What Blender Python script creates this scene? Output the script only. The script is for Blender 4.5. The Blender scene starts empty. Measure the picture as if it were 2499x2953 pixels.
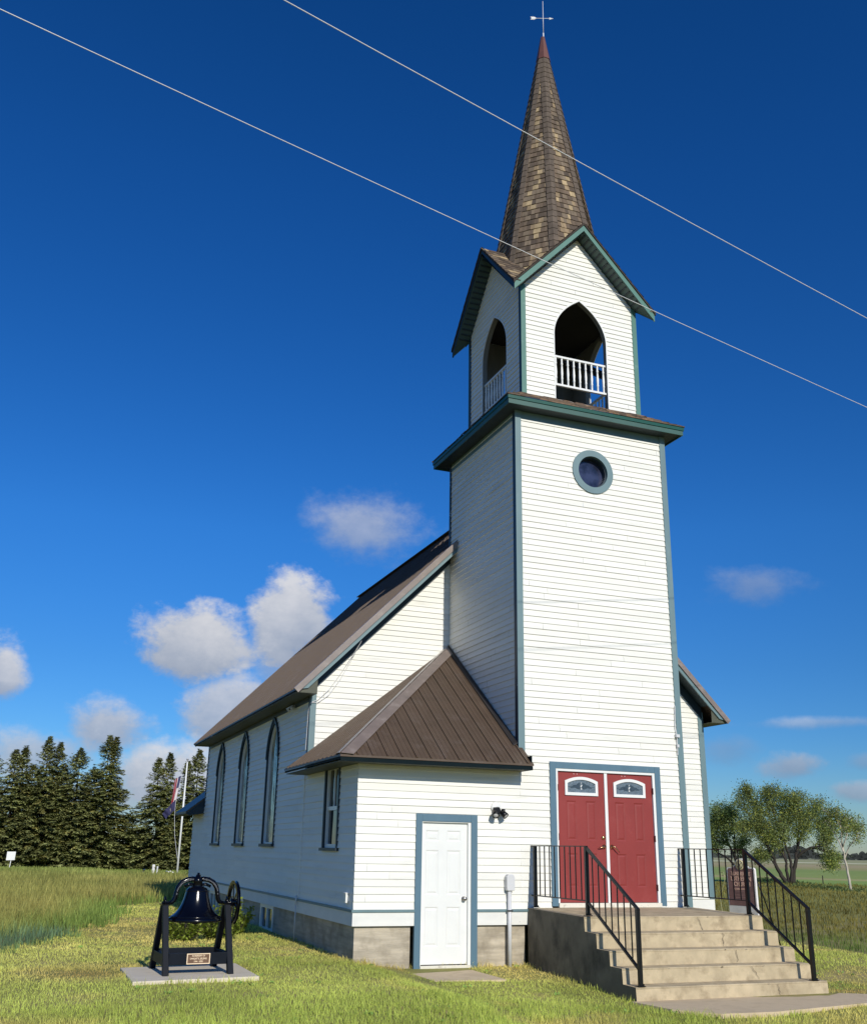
import bpy, bmesh, math, random
import numpy as np
from mathutils import Vector as V, Matrix
random.seed(7); rng = np.random.default_rng(7)
SC = bpy.context.scene; COL = SC.collection
sin, cos, pi, rad = math.sin, math.cos, math.pi, math.radians
X, Y, Z = V((1, 0, 0)), V((0, 1, 0)), V((0, 0, 1))

# ------------------------------------------------------------------ materials
def new_mat(name):
    m = bpy.data.materials.new(name); m.use_nodes = True
    return m, m.node_tree, m.node_tree.nodes['Principled BSDF']

def noise(nt, scale, detail=5, stretch=(1, 1, 1), rough=.55, coord='Object'):
    tc = nt.nodes.new('ShaderNodeTexCoord'); mp = nt.nodes.new('ShaderNodeMapping')
    mp.inputs['Scale'].default_value = stretch
    nz = nt.nodes.new('ShaderNodeTexNoise'); nz.inputs['Scale'].default_value = scale
    nz.inputs['Detail'].default_value = detail; nz.inputs['Roughness'].default_value = rough
    nt.links.new(tc.outputs[coord], mp.inputs['Vector']); nt.links.new(mp.outputs[0], nz.inputs['Vector'])
    return nz.outputs['Fac']

def ramp(nt, fac, stops):
    r = nt.nodes.new('ShaderNodeValToRGB'); nt.links.new(fac, r.inputs[0])
    e = r.color_ramp.elements
    while len(e) < len(stops): e.new(.5)
    for k, (p, c) in zip(e, stops): k.position = p; k.color = (*c, 1)
    return r.outputs[0]

def mix(nt, a, b, fac, mode='MIX'):
    n = nt.nodes.new('ShaderNodeMix'); n.data_type = 'RGBA'; n.blend_type = mode
    for k, v in ((6, a), (7, b), (0, fac)):
        if hasattr(v, 'is_output'): nt.links.new(v, n.inputs[k])
        else: n.inputs[k].default_value = (*v, 1) if k else v
    return n.outputs[2]

def mul(c, k): return tuple(min(1, x * k) for x in c)

def mat(name, c, rough=.6, var=.12, scale=4, stretch=(1, 1, 1), bump=0, bscale=40, bstretch=None, metal=0, spec=.5,
        tint=False, dirt=None, dscale=1.5, dstretch=(1, 1, 1), dlo=.55, dhi=.72, coat=0):
    m, nt, b = new_mat(name)
    col = ramp(nt, noise(nt, scale, 6, stretch), [(.3, mul(c, 1 - var)), (.7, mul(c, 1 + var))])
    if dirt:
        f = ramp(nt, noise(nt, dscale, 8, dstretch, .65), [(dlo, (0, 0, 0)), (dhi, (1, 1, 1))])
        col = mix(nt, col, dirt, f)
    if tint:
        a = nt.nodes.new('ShaderNodeAttribute'); a.attribute_name = 'tint'
        col = mix(nt, col, a.outputs['Color'], 1.0, 'MULTIPLY')
    nt.links.new(col, b.inputs['Base Color'])
    b.inputs['Roughness'].default_value = rough; b.inputs['Metallic'].default_value = metal
    b.inputs['Specular IOR Level'].default_value = spec
    b.inputs['Coat Weight'].default_value = coat; b.inputs['Coat Roughness'].default_value = .08
    if bump:
        bp = nt.nodes.new('ShaderNodeBump'); bp.inputs['Strength'].default_value = bump; bp.inputs['Distance'].default_value = .01
        nt.links.new(noise(nt, bscale, 6, bstretch or stretch), bp.inputs['Height']); nt.links.new(bp.outputs[0], b.inputs['Normal'])
    return m

def leaf_mat(name, c, trans=.3, var=.25, scale=.6):
    m, nt, b = new_mat(name)
    nt.nodes.remove(b)
    a = nt.nodes.new('ShaderNodeAttribute'); a.attribute_name = 'tint'
    col = mix(nt, ramp(nt, noise(nt, scale, 3), [(.35, mul(c, 1 - var)), (.65, mul(c, 1 + var))]), a.outputs['Color'], 1.0, 'MULTIPLY')
    d = nt.nodes.new('ShaderNodeBsdfDiffuse'); t = nt.nodes.new('ShaderNodeBsdfTranslucent'); s = nt.nodes.new('ShaderNodeMixShader')
    nt.links.new(col, d.inputs[0]); nt.links.new(col, t.inputs[0]); s.inputs[0].default_value = trans
    nt.links.new(d.outputs[0], s.inputs[1]); nt.links.new(t.outputs[0], s.inputs[2])
    nt.links.new(s.outputs[0], nt.nodes['Material Output'].inputs[0])
    return m

M = {}
M['siding'] = mat('white_painted_clapboard', (.79, .775, .72), .55, .035, 2.2, (.5, .5, 3), .12, 30, (.3, .3, 8),
                  tint=True, dirt=(.52, .51, .47), dscale=2.2, dstretch=(.35, .35, 4), dlo=.58, dhi=.85)
M['vinyl'] = mat('white_vinyl_siding', (.80, .79, .735), .45, .02, 3, tint=True)
M['white'] = mat('white_gloss_paint', (.77, .77, .745), .35, .02, 5)
M['cream'] = mat('cream_threshold', (.72, .68, .58), .5, .06, 9, dirt=(.45, .40, .32), dscale=9)
M['pvc'] = mat('pvc_grey_white', (.62, .62, .63), .4, .03, 5)
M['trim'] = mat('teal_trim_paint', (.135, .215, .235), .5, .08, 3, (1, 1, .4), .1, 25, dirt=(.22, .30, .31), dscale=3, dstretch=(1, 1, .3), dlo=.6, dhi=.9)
M['doortrim'] = mat('blue_door_trim_paint', (.085, .165, .225), .5, .07, 4, (1, 1, .4), .1, 25, dirt=(.2, .27, .30), dscale=12, dlo=.66, dhi=.8)
M['corniceteal'] = mat('cornice_teal_paint', (.032, .098, .082), .5, .12, 3, dirt=(.06, .14, .12), dscale=6, dlo=.6, dhi=.9)
M['greentrim'] = mat('green_trim_paint', (.072, .19, .155), .5, .08, 3, (1, 1, .5), dirt=(.2, .33, .29), dscale=6, dlo=.6, dhi=.9)
M['drip'] = mat('dark_green_drip_edge', (.007, .075, .05), .35, .08, 5)
M['darktrim'] = mat('shaded_peeling_trim', (.018, .033, .05), .5, .2, 5, dirt=(.55, .58, .58), dscale=7, dstretch=(1.5, 1.5, .55), dlo=.655, dhi=.67)  # trim blue darkened for the shaded left side; peeled flecks are real wear
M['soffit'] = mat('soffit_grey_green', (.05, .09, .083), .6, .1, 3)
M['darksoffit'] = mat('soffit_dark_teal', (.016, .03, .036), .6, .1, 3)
M['metalroof'] = mat('brown_ribbed_steel', (.098, .067, .046), .45, .1, 2.5, (1, 1, .5), .04, 6, spec=.3, dirt=(.17, .135, .115), dscale=3, dlo=.55, dhi=.9)
M['metaltrim'] = mat('brown_steel_flashing', (.21, .165, .14), .36, .14, 5, spec=.7, dirt=(.36, .31, .27), dscale=5, dlo=.55, dhi=.9)
M['shake'] = mat('cedar_shakes', (.75, .75, .75), .85, .22, 14, (1, 1, .12), .5, 30, (1, 1, .1), tint=True, spec=.2)
M['shingle'] = mat('brown_asphalt_shingle', (.105, .08, .062), .9, .25, 20, (1, 1, 1), .3, 60, tint=True, spec=.2)
M['copper'] = mat('brown_red_sheet_cap', (.17, .075, .058), .42, .15, 4, metal=.3)
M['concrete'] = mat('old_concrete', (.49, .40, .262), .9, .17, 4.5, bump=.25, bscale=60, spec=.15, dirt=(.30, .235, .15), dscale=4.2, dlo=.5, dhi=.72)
M['foundation'] = mat('weathered_foundation', (.47, .41, .32), .9, .25, 3, (.5, .5, 5), .5, 25, spec=.15, dirt=(.25, .21, .155), dscale=2.2, dlo=.45, dhi=.75)
M['apron'] = mat('worn_pale_concrete', (.60, .48, .325), .9, .12, 3.0, bump=.2, bscale=60, spec=.1, dirt=(.42, .33, .21), dscale=3, dlo=.52, dhi=.8)
M['cheek'] = mat('dark_mottled_concrete', (.17, .15, .115), .9, .25, 3, bump=.35, bscale=30, dirt=(.045, .042, .035), dscale=3, dstretch=(1, 1, .6), dlo=.45, dhi=.7)  # darker base tone with irregular near-black patches
M['slab'] = mat('new_concrete_slab', (.66, .58, .45), .85, .07, 5, bump=.1, bscale=60)
M['crack'] = mat('crack_dark', (.07, .055, .04), .9)
M['red'] = mat('red_door_paint', (.262, .043, .039), .45, .06, 1.6, spec=.3, dirt=(.31, .068, .062), dscale=5, dlo=.55, dhi=.9)
M['blackmetal'] = mat('black_painted_steel', (.006, .006, .007), .34, .2, 8, spec=.35)
M['blackgloss'] = mat('black_gloss_enamel', (.002, .0022, .005), .16, .2, 6, bump=.05, bscale=90, spec=.35, coat=0)
M['bluesteel'] = mat('blue_black_steel', (.004, .0065, .012), .5, .2, 5, spec=.15)
M['brass'] = mat('worn_brass', (.62, .42, .22), .22, .1, 9, metal=1)
M['nickel'] = mat('brushed_nickel', (.42, .40, .38), .25, .1, 9, metal=1)
M['dark'] = mat('dark_interior', (.02, .017, .015), .9)
M['inner'] = mat('belfry_inner_boards', (.17, .165, .15), .8, .2, 3, (1, 1, .3))
M['rust'] = mat('dark_red_hinge', (.09, .02, .022), .5)
M['plaque'] = mat('bronze_plaque', (.20, .115, .075), .4, .15, 9, metal=.5)
M['gold'] = mat('pale_bronze_letters', (.85, .66, .45), .4, .05, 9)
M['bark'] = mat('grey_brown_bark', (.034, .027, .022), .95, .3, 6, (1, 1, .3), .5, 20)
M['palebark'] = mat('pale_birch_bark', (.46, .41, .33), .9, .25, 8, (1, 1, .4))
M['alu'] = mat('pale_cable', (.72, .72, .74), .4, .03, 9)
M['flagpole'] = mat('white_pole_paint', (.78, .78, .76), .35, .03, 5)
M['signwhite'] = mat('weathered_white_board', (.78, .75, .72), .7, .08, 7, dirt=(.45, .17, .12), dscale=9, dstretch=(1, 1, .25), dlo=.58, dhi=.72)
M['signred'] = mat('faded_maroon_board', (.20, .105, .10), .7, .14, 6, (1, 1, .4), dirt=(.30, .17, .155), dscale=5, dlo=.45, dhi=.8)
M['signletter'] = mat('faded_cream_letters', (.80, .50, .38), .6, .15, 14)
M['cord'] = mat('olive_hook_wire', (.30, .29, .14), .5)
M['navy'] = mat('navy_cloth', (.022, .022, .075), .8, .2, 4)
M['cloth'] = mat('flag_cloth', (.8, .8, .8), .8, .05, 4, tint=True)
M['sprucewood'] = mat('spruce_bark', (.05, .036, .028), .95, .3, 6)
M['darkteal'] = mat('dark_teal_paint_and_shade', (.014, .03, .042), .5, .2, 5)  # frame paint; also puts shade into the left gable boards and annex soffit
M['spruce'] = leaf_mat('spruce_needles', (.25, .265, .105), .15, .35, .9)
M['leaf'] = leaf_mat('spring_leaves', (.36, .40, .15), .42, .3, .7)
M['bushleaf'] = leaf_mat('bush_leaves', (.30, .37, .075), .35, .2, 3)
M['grass'] = leaf_mat('lawn_grass_blades', (.70, .66, .25), .38, .15, .5)
M['tallgrass'] = leaf_mat('meadow_grass_blades', (.40, .365, .155), .35, .2, .35)
M['fieldgrass'] = leaf_mat('field_grass_blades', (.20, .195, .068), .3, .2, .3)
M['petal'] = mat('white_petals', (.8, .78, .72), .6)
M['far'] = leaf_mat('distant_trees', (.06, .065, .06), .1, .3, .02)

def glass_mat(name, c, rough, spec, bump=.0, bscale=3, bstretch=(1, 1, 1), var=.3, scale=3, ior=1.5, refl=0.):
    m, nt, b = new_mat(name)
    nt.links.new(ramp(nt, noise(nt, scale, 5), [(.35, mul(c, 1 - var)), (.65, mul(c, 1 + var))]), b.inputs['Base Color'])
    b.inputs['Roughness'].default_value = rough; b.inputs['Specular IOR Level'].default_value = spec; b.inputs['IOR'].default_value = ior
    if bump:
        bp = nt.nodes.new('ShaderNodeBump'); bp.inputs['Strength'].default_value = bump; bp.inputs['Distance'].default_value = .05
        nt.links.new(noise(nt, bscale, 2, bstretch), bp.inputs['Height']); nt.links.new(bp.outputs[0], b.inputs['Normal'])
    return m
M['pane'] = glass_mat('window_glass', (.02, .022, .022), .03, .6, .25, 1.2, (1, 2.2, .5))
M['stain'] = glass_mat('storm_glazed_stained_glass', (.20, .185, .11), .04, 1.0, .45, 2.2, (1, 3.5, .35), .7, 5, 2.1)  # base tone and mottling raised to stand for reflected sky and trees
M['roundpane'] = glass_mat('round_blue_glass', (.028, .034, .07), .12, .5, .1, 3, (1, 1, 1), .5, 6)
M['lite'] = glass_mat('etched_door_glass', (.125, .165, .20), .25, .5, .2, 60, (1, 1, 1), .25, 40)
M['liteorn'] = glass_mat('etched_door_glass_leaf', (.045, .065, .085), .2, .5, 0, 3, (1, 1, 1), .2, 30)
M['darkpane'] = glass_mat('dark_slider_glass', (.006, .008, .014), .05, .5)
M['olivepane'] = glass_mat('olive_slider_glass', (.10, .11, .035), .08, .5, .2, 1.5)
M['lens'] = glass_mat('lamp_lens', (.5, .5, .5), .2, .5)

# ------------------------------------------------------------------ mesh helper
def worldloc(o):
    p = V((0, 0, 0))
    while o: p += o.location; o = o.parent
    return p

class MB:
    def __init__(s): s.v = []; s.f = []; s.mi = []; s.t = []; s.cur = 0; s.tint = (1, 1, 1); s.sm = []; s.smooth = False
    def face(s, pts):
        n = len(s.v); s.v += [tuple(p) for p in pts]; s.f.append(tuple(range(n, n + len(pts)))); s.mi.append(s.cur); s.t.append(s.tint); s.sm.append(s.smooth)
    def idx(s, pts, faces):
        n = len(s.v); s.v += [tuple(p) for p in pts]
        for f in faces: s.f.append(tuple(n + i for i in f)); s.mi.append(s.cur); s.t.append(s.tint); s.sm.append(s.smooth)
    def obox(s, c, ax, ay, az):     # oriented box, half vectors
        c, ax, ay, az = V(c), V(ax), V(ay), V(az)
        p = [c + ax * i + ay * j + az * k for i in (-1, 1) for j in (-1, 1) for k in (-1, 1)]
        s.idx(p, [(0, 1, 3, 2), (4, 6, 7, 5), (0, 4, 5, 1), (2, 3, 7, 6), (0, 2, 6, 4), (1, 5, 7, 3)])
    def box(s, x0, x1, y0, y1, z0, z1):
        s.obox(((x0 + x1) / 2, (y0 + y1) / 2, (z0 + z1) / 2), X * (x1 - x0) / 2, Y * (y1 - y0) / 2, Z * (z1 - z0) / 2)
    def bar(s, a, b, w, h, up=Z):   # rectangular bar between two points
        a, b = V(a), V(b); d = (b - a); l = d.length; d.normalize()
        sd = d.cross(up); sd = sd.normalized() if sd.length > 1e-6 else X.copy(); u = sd.cross(d)
        s.obox((a + b) / 2, d * l / 2, sd * w / 2, u * h / 2)
    def prism(s, poly, d):          # polygon (world points) extruded by vector d
        d = V(d); n = len(poly); p = [V(q) for q in poly]; q = [a + d for a in p]
        s.idx(p + q, [tuple(range(n))[::-1], tuple(range(n, 2 * n))] + [(i, (i + 1) % n, n + (i + 1) % n, n + i) for i in range(n)])
    def tube(s, pts, r, n=8, cap=True):
        pts = [V(p) for p in pts]; rs = r if hasattr(r, '__len__') else [r] * len(pts); vs = []
        u = None
        for i, p in enumerate(pts):
            d = (pts[min(i + 1, len(pts) - 1)] - pts[max(i - 1, 0)]).normalized()
            if u is None: u = d.orthogonal().normalized()
            u = (u - d * u.dot(d)); u = u.normalized() if u.length > 1e-6 else d.orthogonal().normalized()
            w = d.cross(u)
            vs += [p + (u * cos(2 * pi * k / n) + w * sin(2 * pi * k / n)) * rs[i] for k in range(n)]
        fs = [(i * n + k, i * n + (k + 1) % n, (i + 1) * n + (k + 1) % n, (i + 1) * n + k) for i in range(len(pts) - 1) for k in range(n)]
        if cap: fs += [tuple(range(n))[::-1], tuple(range((len(pts) - 1) * n, len(pts) * n))]
        o = s.smooth; s.smooth = n > 6; s.idx(vs, fs); s.smooth = o
    def lathe(s, c, prof, n=32, axis=Z):
        c = V(c); axis = V(axis).normalized(); u = axis.orthogonal().normalized() if abs(axis.z) < .99 else X.copy(); w = axis.cross(u)
        vs = [c + (u * cos(2 * pi * k / n) + w * sin(2 * pi * k / n)) * r + axis * h for r, h in prof for k in range(n)]
        fs = [(i * n + k, i * n + (k + 1) % n, (i + 1) * n + (k + 1) % n, (i + 1) * n + k) for i in range(len(prof) - 1) for k in range(n)]
        o = s.smooth; s.smooth = True; s.idx(vs, fs); s.smooth = o
    def build(s, name, mats, parent=None, label=None, cat=None, group=None, kind=None, local=False, bevel=0, loc=None):
        me = bpy.data.meshes.new(name)
        o = bpy.data.objects.new(name, me); COL.objects.link(o)
        off = V((0, 0, 0))
        if parent:
            o.parent = parent
            if not local: off = worldloc(parent)
        elif loc is not None:
            o.location = loc; off = V((0, 0, 0)) if local else V(loc)
        me.from_pydata([V(p) - off for p in s.v], [], s.f)
        for m in (mats if isinstance(mats, (list, tuple)) else [mats]): me.materials.append(m)
        me.polygons.foreach_set('material_index', s.mi); me.polygons.foreach_set('use_smooth', s.sm)
        if any(t != (1, 1, 1) for t in s.t):
            a = me.color_attributes.new('tint', 'FLOAT_COLOR', 'CORNER')
            d = []
            for f, t in zip(s.f, s.t): d += [t[0], t[1], t[2], 1] * len(f)
            a.data.foreach_set('color', d)
        bm = bmesh.new(); bm.from_mesh(me)
        if bevel:
            bmesh.ops.remove_doubles(bm, verts=bm.verts, dist=1e-5)
        bmesh.ops.recalc_face_normals(bm, faces=bm.faces); bm.to_mesh(me); bm.free()
        if bevel:
            md = o.modifiers.new('bevel', 'BEVEL'); md.width = bevel; md.segments = 2; md.limit_method = 'ANGLE'; md.angle_limit = rad(40)
        tag(o, label, cat, group, kind)
        me.update()
        return o

def tag(o, label=None, cat=None, group=None, kind=None):
    for k, v in (('label', label), ('category', cat), ('group', group), ('kind', kind)):
        if v: o[k] = v
    return o
def empty(name, loc, label, cat, group=None, rz=0):
    o = bpy.data.objects.new(name, None); COL.objects.link(o); o.location = loc; o.rotation_euler[2] = rz; o.empty_display_size = .2
    return tag(o, label, cat, group)
def text(body, size, fn, name, m, parent, extrude=.004, align='CENTER'):
    c = bpy.data.curves.new(name, 'FONT'); c.body = body; c.size = size; c.extrude = extrude; c.align_x = align; c.align_y = 'CENTER'; c.offset = size * .018
    o = bpy.data.objects.new(name, c); me = bpy.data.meshes.new_from_object(o); bpy.data.objects.remove(o); bpy.data.curves.remove(c)
    mb = MB(); mb.idx([fn(*v.co) for v in me.vertices], [tuple(p.vertices) for p in me.polygons]); bpy.data.meshes.remove(me)
    return mb

# ------------------------------------------------------------------ terrain
def sstep(a, b, x):
    t = np.clip((x - a) / (b - a), 0, 1); return t * t * (3 - 2 * t)
def gz(x, y):
    x = np.asarray(x, float); y = np.asarray(y, float)
    front = sstep(2.5, -.5, y)
    z = -.235 - (.125 * sstep(-2.75, -2.1, x) + .11 * sstep(.2, -2.8, y) * sstep(-2.2, .2, x)) * front - .20 * sstep(3, 7, x) * (1 - front) - .03 * sstep(-.5, -2.5, y) * sstep(-2, -5, x) * front
    z = z - .10 * sstep(-3.2, -5.5, y)
    z = z + .02 * np.sin(x * .9 + 1.3 * y) * np.sin(y * .7) * sstep(0, 3, np.abs(y - 1))
    z = z + .25 * np.exp(-((x - 44) ** 2 + (y - 52) ** 2) / 90.) * 0
    return z
g1 = lambda x, y: float(gz(x, y))

CAM0 = (-7.4067, -14.7962)
# church numbers (metres; x to the right along the front, y away, z up; origin at the tower's front left corner)
XT, YN, XV, XR, YB = 3.14, 3.044, -2.726, 5.866, 13.98
XC, YC = 1.57, 1.522

CH = empty('church', (1.57, 6.5, -.3), 'white clapboard country church with brown steel roofs, red double doors and a shingled steeple', 'church')

# ------------------------------------------------------------------ clapboard walls
class Hole:
    def __init__(s, lo, hi, fn, curved=None): s.lo, s.hi, s.fn, s.curved = lo, hi, fn, curved
def rect(a, b, lo, hi): return Hole(lo, hi, lambda z: (a, b))
def lancet_half(w, zs, za, p=1.22):
    h = za - zs; R = (w * w + h * h) / (2 * w)
    p = p if w > .53 and za > 11 else 1
    return lambda z: w if z <= zs else w * (max(0, math.sqrt(max(0, R * R - (z - zs) ** 2)) - (R - w)) / w) ** p
def lancet(c, w, lo, zs, za):
    hf = lancet_half(w, zs, za); return Hole(lo, za, lambda z: (c - hf(z), c + hf(z)), (zs, za))
def circ(c, zc, r):
    hf = lambda z: math.sqrt(max(0, r * r - (z - zc) ** 2)); return Hole(zc - r, zc + r, lambda z: (c - hf(z), c + hf(z)), (zc - r, zc + r))
def siding(mb, O, S, N, outline, z0, z1, ex=.1065, holes=(), crit=(), lip=.0165, flat=False):
    O, S, N = V(O), V(S), V(N)
    P = lambda s, z, o: O + S * s + Z * z + N * o
    def ints(z):
        segs = [outline(z)]
        for h in holes:
            if h.lo < z < h.hi:
                a, b = h.fn(z); out = []
                for l, r in segs:
                    if b <= l or a >= r: out.append((l, r)); continue
                    if a > l: out.append((l, a))
                    if b < r: out.append((b, r))
                segs = out
        return [q for q in segs if q[1] - q[0] > 1e-4]
    n = int(math.ceil((z1 - z0) / ex - 1e-6))
    cz = set(crit)
    for h in holes:
        cz |= {h.lo, h.hi}
        if h.curved:
            k = int((h.curved[1] - h.curved[0]) / .02) + 2
            cz |= {h.curved[0] + (h.curved[1] - h.curved[0]) * i / k for i in range(k + 1)}
    for k in range(n):
        zb = z0 + k * ex; zt = min(zb + ex, z1); top = zb + ex
        wob = random.uniform(-.003, .003)
        off = lambda z: (.002 + (lip - .002 + wob) * (top - z) / ex) if not flat else 0
        joints = []; jx = -9 + random.uniform(0, 4)
        while jx < 20: jx += random.uniform(2.4, 4.9); joints.append(jx)
        tints = [random.uniform(.94, 1.02) for _ in range(12)]
        br = sorted({zb, zt} | {c for c in cz if zb + 1e-4 < c < zt - 1e-4})
        for a, b in zip(br, br[1:]):
            A, B = ints(a + 1e-5), ints(b - 1e-5)
            if len(A) != len(B): A = B = ints((a + b) / 2)
            for (l0, r0), (l1, r1) in zip(A, B):
                if flat: mb.face([P(l0, a, 0), P(r0, a, 0), P(r1, b, 0), P(l1, b, 0)]); continue
                cuts = [(l0, l1)]; ts = []
                for ji, jx in enumerate(joints):
                    if max(l0, l1) + .15 < jx < min(r0, r1) - .15: cuts += [(jx - .0016, jx - .0016), (jx + .0016, jx + .0016)]
                cuts.append((r0, r1))
                for q in range(0, len(cuts), 2):
                    (p0, p1), (q0, q1) = cuts[q], cuts[q + 1]; tv = tints[sum(1 for jx in joints if jx < (p0 + q0) / 2) % 12]; mb.tint = (tv, tv, tv * .995)
                    mb.face([P(p0, a, off(a)), P(q0, a, off(a)), P(q1, b, off(b)), P(p1, b, off(b))])
                    if q: mb.face([P(cuts[q - 1][0], a, .002), P(p0, a, .002), P(p1, b, .001), P(cuts[q - 1][1], b, .001)])
                mb.tint = (1, 1, 1)
        for l, r in (ints(zb + 1e-5) if not flat else []):
            mb.face([P(l, zb, off(zb)), P(r, zb, off(zb)), P(r, zb, 0), P(l, zb, 0)])
def arch_path(c, w, lo, zs, za, n=14):
    hf = lancet_half(w, zs, za)
    zz = [zs + (za - zs) * (1 - (1 - i / n) ** 1.6) for i in range(n + 1)]
    return [(c - w, lo)] + [(c - hf(z), z) for z in zz] + [(c + hf(z), z) for z in zz[::-1][1:]] + [(c + w, lo)]
def frame_fn(O, S, N):
    O, S, N = V(O), V(S), V(N); return lambda s, z, o: O + S * s + Z * z + N * o
def ring(mb, P, outer, inner, o0, o1, closed=True):
    n = len(outer); rng_ = range(n if closed else n - 1)
    for i in rng_:
        j = (i + 1) % n; a, b, c, d = outer[i], outer[j], inner[j], inner[i]
        mb.face([P(*a, o1), P(*b, o1), P(*c, o1), P(*d, o1)])
        mb.face([P(*a, o0), P(*b, o0), P(*b, o1), P(*a, o1)])
        mb.face([P(*d, o0), P(*c, o0), P(*c, o1), P(*d, o1)])
    if not closed:
        for i in (0, n - 1):
            mb.face([P(*outer[i], o0), P(*outer[i], o1), P(*inner[i], o1), P(*inner[i], o0)])
def rectp(a, b, lo, hi): return [(a, lo), (a, hi), (b, hi), (b, lo)]
def plate(mb, P, a, b, lo, hi, o0, o1):
    mb.prism([P(a, lo, o0), P(b, lo, o0), P(b, hi, o0), P(a, hi, o0)], P(0, 0, o1) - P(0, 0, o0))

FZ = .462   # top of the drip cap above the skirt
F = frame_fn((0, 0, 0), X, -Y)                 # front plane, s = x
Lw = frame_fn((XV, 0, 0), Y, -X)               # left wall, s = y
NF = frame_fn((0, YN, 0), X, -Y)

# vestibule front + side
WD = (-1.786, -.762, -.385, 1.837)             # side door frame outer
RD = (.531, 2.657, .50, 2.728)                 # double door frame outer
mb = MB()
siding(mb, (0, 0, 0), X, -Y, lambda z: (XV - .012, 0), FZ, 2.62, holes=[rect(WD[0] + .01, WD[1] - .01, -1, WD[3] - .01)])
VW = (.934, 1.80, 1.312, 2.605)
siding(mb, (XV, 0, 0), Y, -X, lambda z: (-.010, 3.155), FZ, 2.62, holes=[rect(VW[0] + .01, VW[1] - .01, VW[2], VW[3])])
mb.build('vestibule_wall', M['siding'], CH)
# tower
mb = MB()
siding(mb, (0, 0, 0), X, -Y, lambda z: (0, XT), FZ, 8.95, holes=[rect(RD[0] + .01, RD[1] - .01, 0, RD[3] - .01), circ(1.557, 7.99, .40)])
siding(mb, (0, 0, 0), Y, -X, lambda z: (0, YN), FZ + 2.0235, 8.95)
siding(mb, (XT, 0, 0), Y, X, lambda z: (0, YN), FZ, 8.95)
siding(mb, (0, YN - .002, 0), X, Y, lambda z: (0, XT), 6.9, 8.95)
mb.build('tower_wall', M['siding'], CH)
# nave
RSL = 1.013
roofz = lambda x: 8.796 - RSL * abs(x - XC)     # top surface of the nave roof
wallz = lambda x: roofz(x) - .21
def nave_out(lo, hi):
    def f(z):
        w = (8.796 - .21 - z) / RSL
        return (max(lo, XC - w), min(hi, XC + w)) if w > 0 else (XC, XC)
    return f
ztop = wallz(XV)
mb = MB()
siding(mb, (0, YN, 0), X, -Y, nave_out(XV, 0), FZ + 1.9, wallz(0), crit=[ztop])
siding(mb, (0, YN, 0), X, -Y, nave_out(XT, XR), FZ, wallz(XT), crit=[ztop])
AW = [(5.345, 6.395), (8.29, 9.33), (11.29, 12.33)]
WS, WSP, WA = 1.369, 3.05, 3.868
siding(mb, (XV, 0, 0), Y, -X, lambda z: (3.155, YB), FZ, ztop, holes=[lancet((a + b) / 2, (b - a) / 2 - .02, WS, WSP, WA - .03) for a, b in AW])
siding(mb, (XR, 0, 0), Y, X, lambda z: (YN, YB), FZ, ztop)
siding(mb, (0, YB, 0), X, Y, nave_out(XV, XR), FZ, 8.5, crit=[ztop])
mb.build('nave_wall', M['siding'], CH)
mb = MB()
siding(mb, (XV, 0, 0), Y, -X, lambda z: (YB, 15.82), FZ - .1, 2.32)
siding(mb, (0, 15.82, 0), X, Y, lambda z: (XV, XR), FZ - .1, 2.32)
mb.build('annex_wall', M['siding'], CH)

# skirt boards, drip cap, foundation
mb = MB()
for a, b in ((XV - .022, WD[0]), (WD[1], .10)): mb.box(a, b, -.022, .01, .236, .425)
mb.box(XV - .022, XV + .01, .0105, YB, .236, .425)
mb.box(XT + .0, XR + .02, YN - .022, YN + .01, .236, .452)
mb.build('skirt_board', mat('white_skirt_board', (.74, .73, .69), .6, .05, 3, (1, 1, 3), dirt=(.10, .12, .13), dscale=3.4, dstretch=(1, 1, 2.5), dlo=.69, dhi=.71), CH)
mb = MB()
for a, b in ((XV - .04, WD[0]), (WD[1], .10)): mb.box(a, b, -.04, .01, .4255, .461)
mb.box(XV - .04, XV + .01, .0105, YB + .05, .4255, .461)
mb.build('drip_cap', M['trim'], CH)
BW = [(5.16, 6.30), (8.06, 9.20), (11.2, 12.28)]
mb = MB()
siding(mb, (0, .035, 0), X, -Y, lambda z: (XV + .03, .07), -.9, .237, ex=1.2, holes=[rect(WD[0] - .04, WD[1] + .02, -2, 2)], flat=True)
siding(mb, (XV + .035, 0, 0), Y, -X, lambda z: (.035, 15.8), -.9, .237, ex=1.2, holes=[rect(a, b, -.24, .2365) for a, b in BW], flat=True)
siding(mb, (XR - .03, 0, 0), Y, X, lambda z: (YN, YB), -.9, .237, ex=1.2, flat=True)
siding(mb, (0, YN + .03, 0), X, -Y, lambda z: (XT, XR - .03), -.9, .237, ex=1.2, flat=True)
mb.box(XV + .6, -.2, .5, .6, -.5, .3)
mb.build('foundation', M['foundation'], CH)

# basement windows
for a, b in BW:
    P = lambda s, z, o: Lw(s, z, o - .035)
    mb = MB(); ring(mb, P, rectp(a, b, -.24, .236), rectp(a + .10, b - .10, -.19, .17), -.06, .012)
    plate(mb, P, (a + b) / 2 - .03, (a + b) / 2 + .03, -.19, .17, -.05, .008)
    w = mb.build('basement_window', M['white'], CH)
    mb = MB(); plate(mb, P, a + .10, (a + b) / 2 - .03, -.19, .17, -.06, -.03); mb.build('pane', M['olivepane'], w)
    mb = MB(); plate(mb, P, (a + b) / 2 + .03, b - .10, -.19, .17, -.06, -.03); mb.build('pane', M['darkpane'], w)

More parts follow.
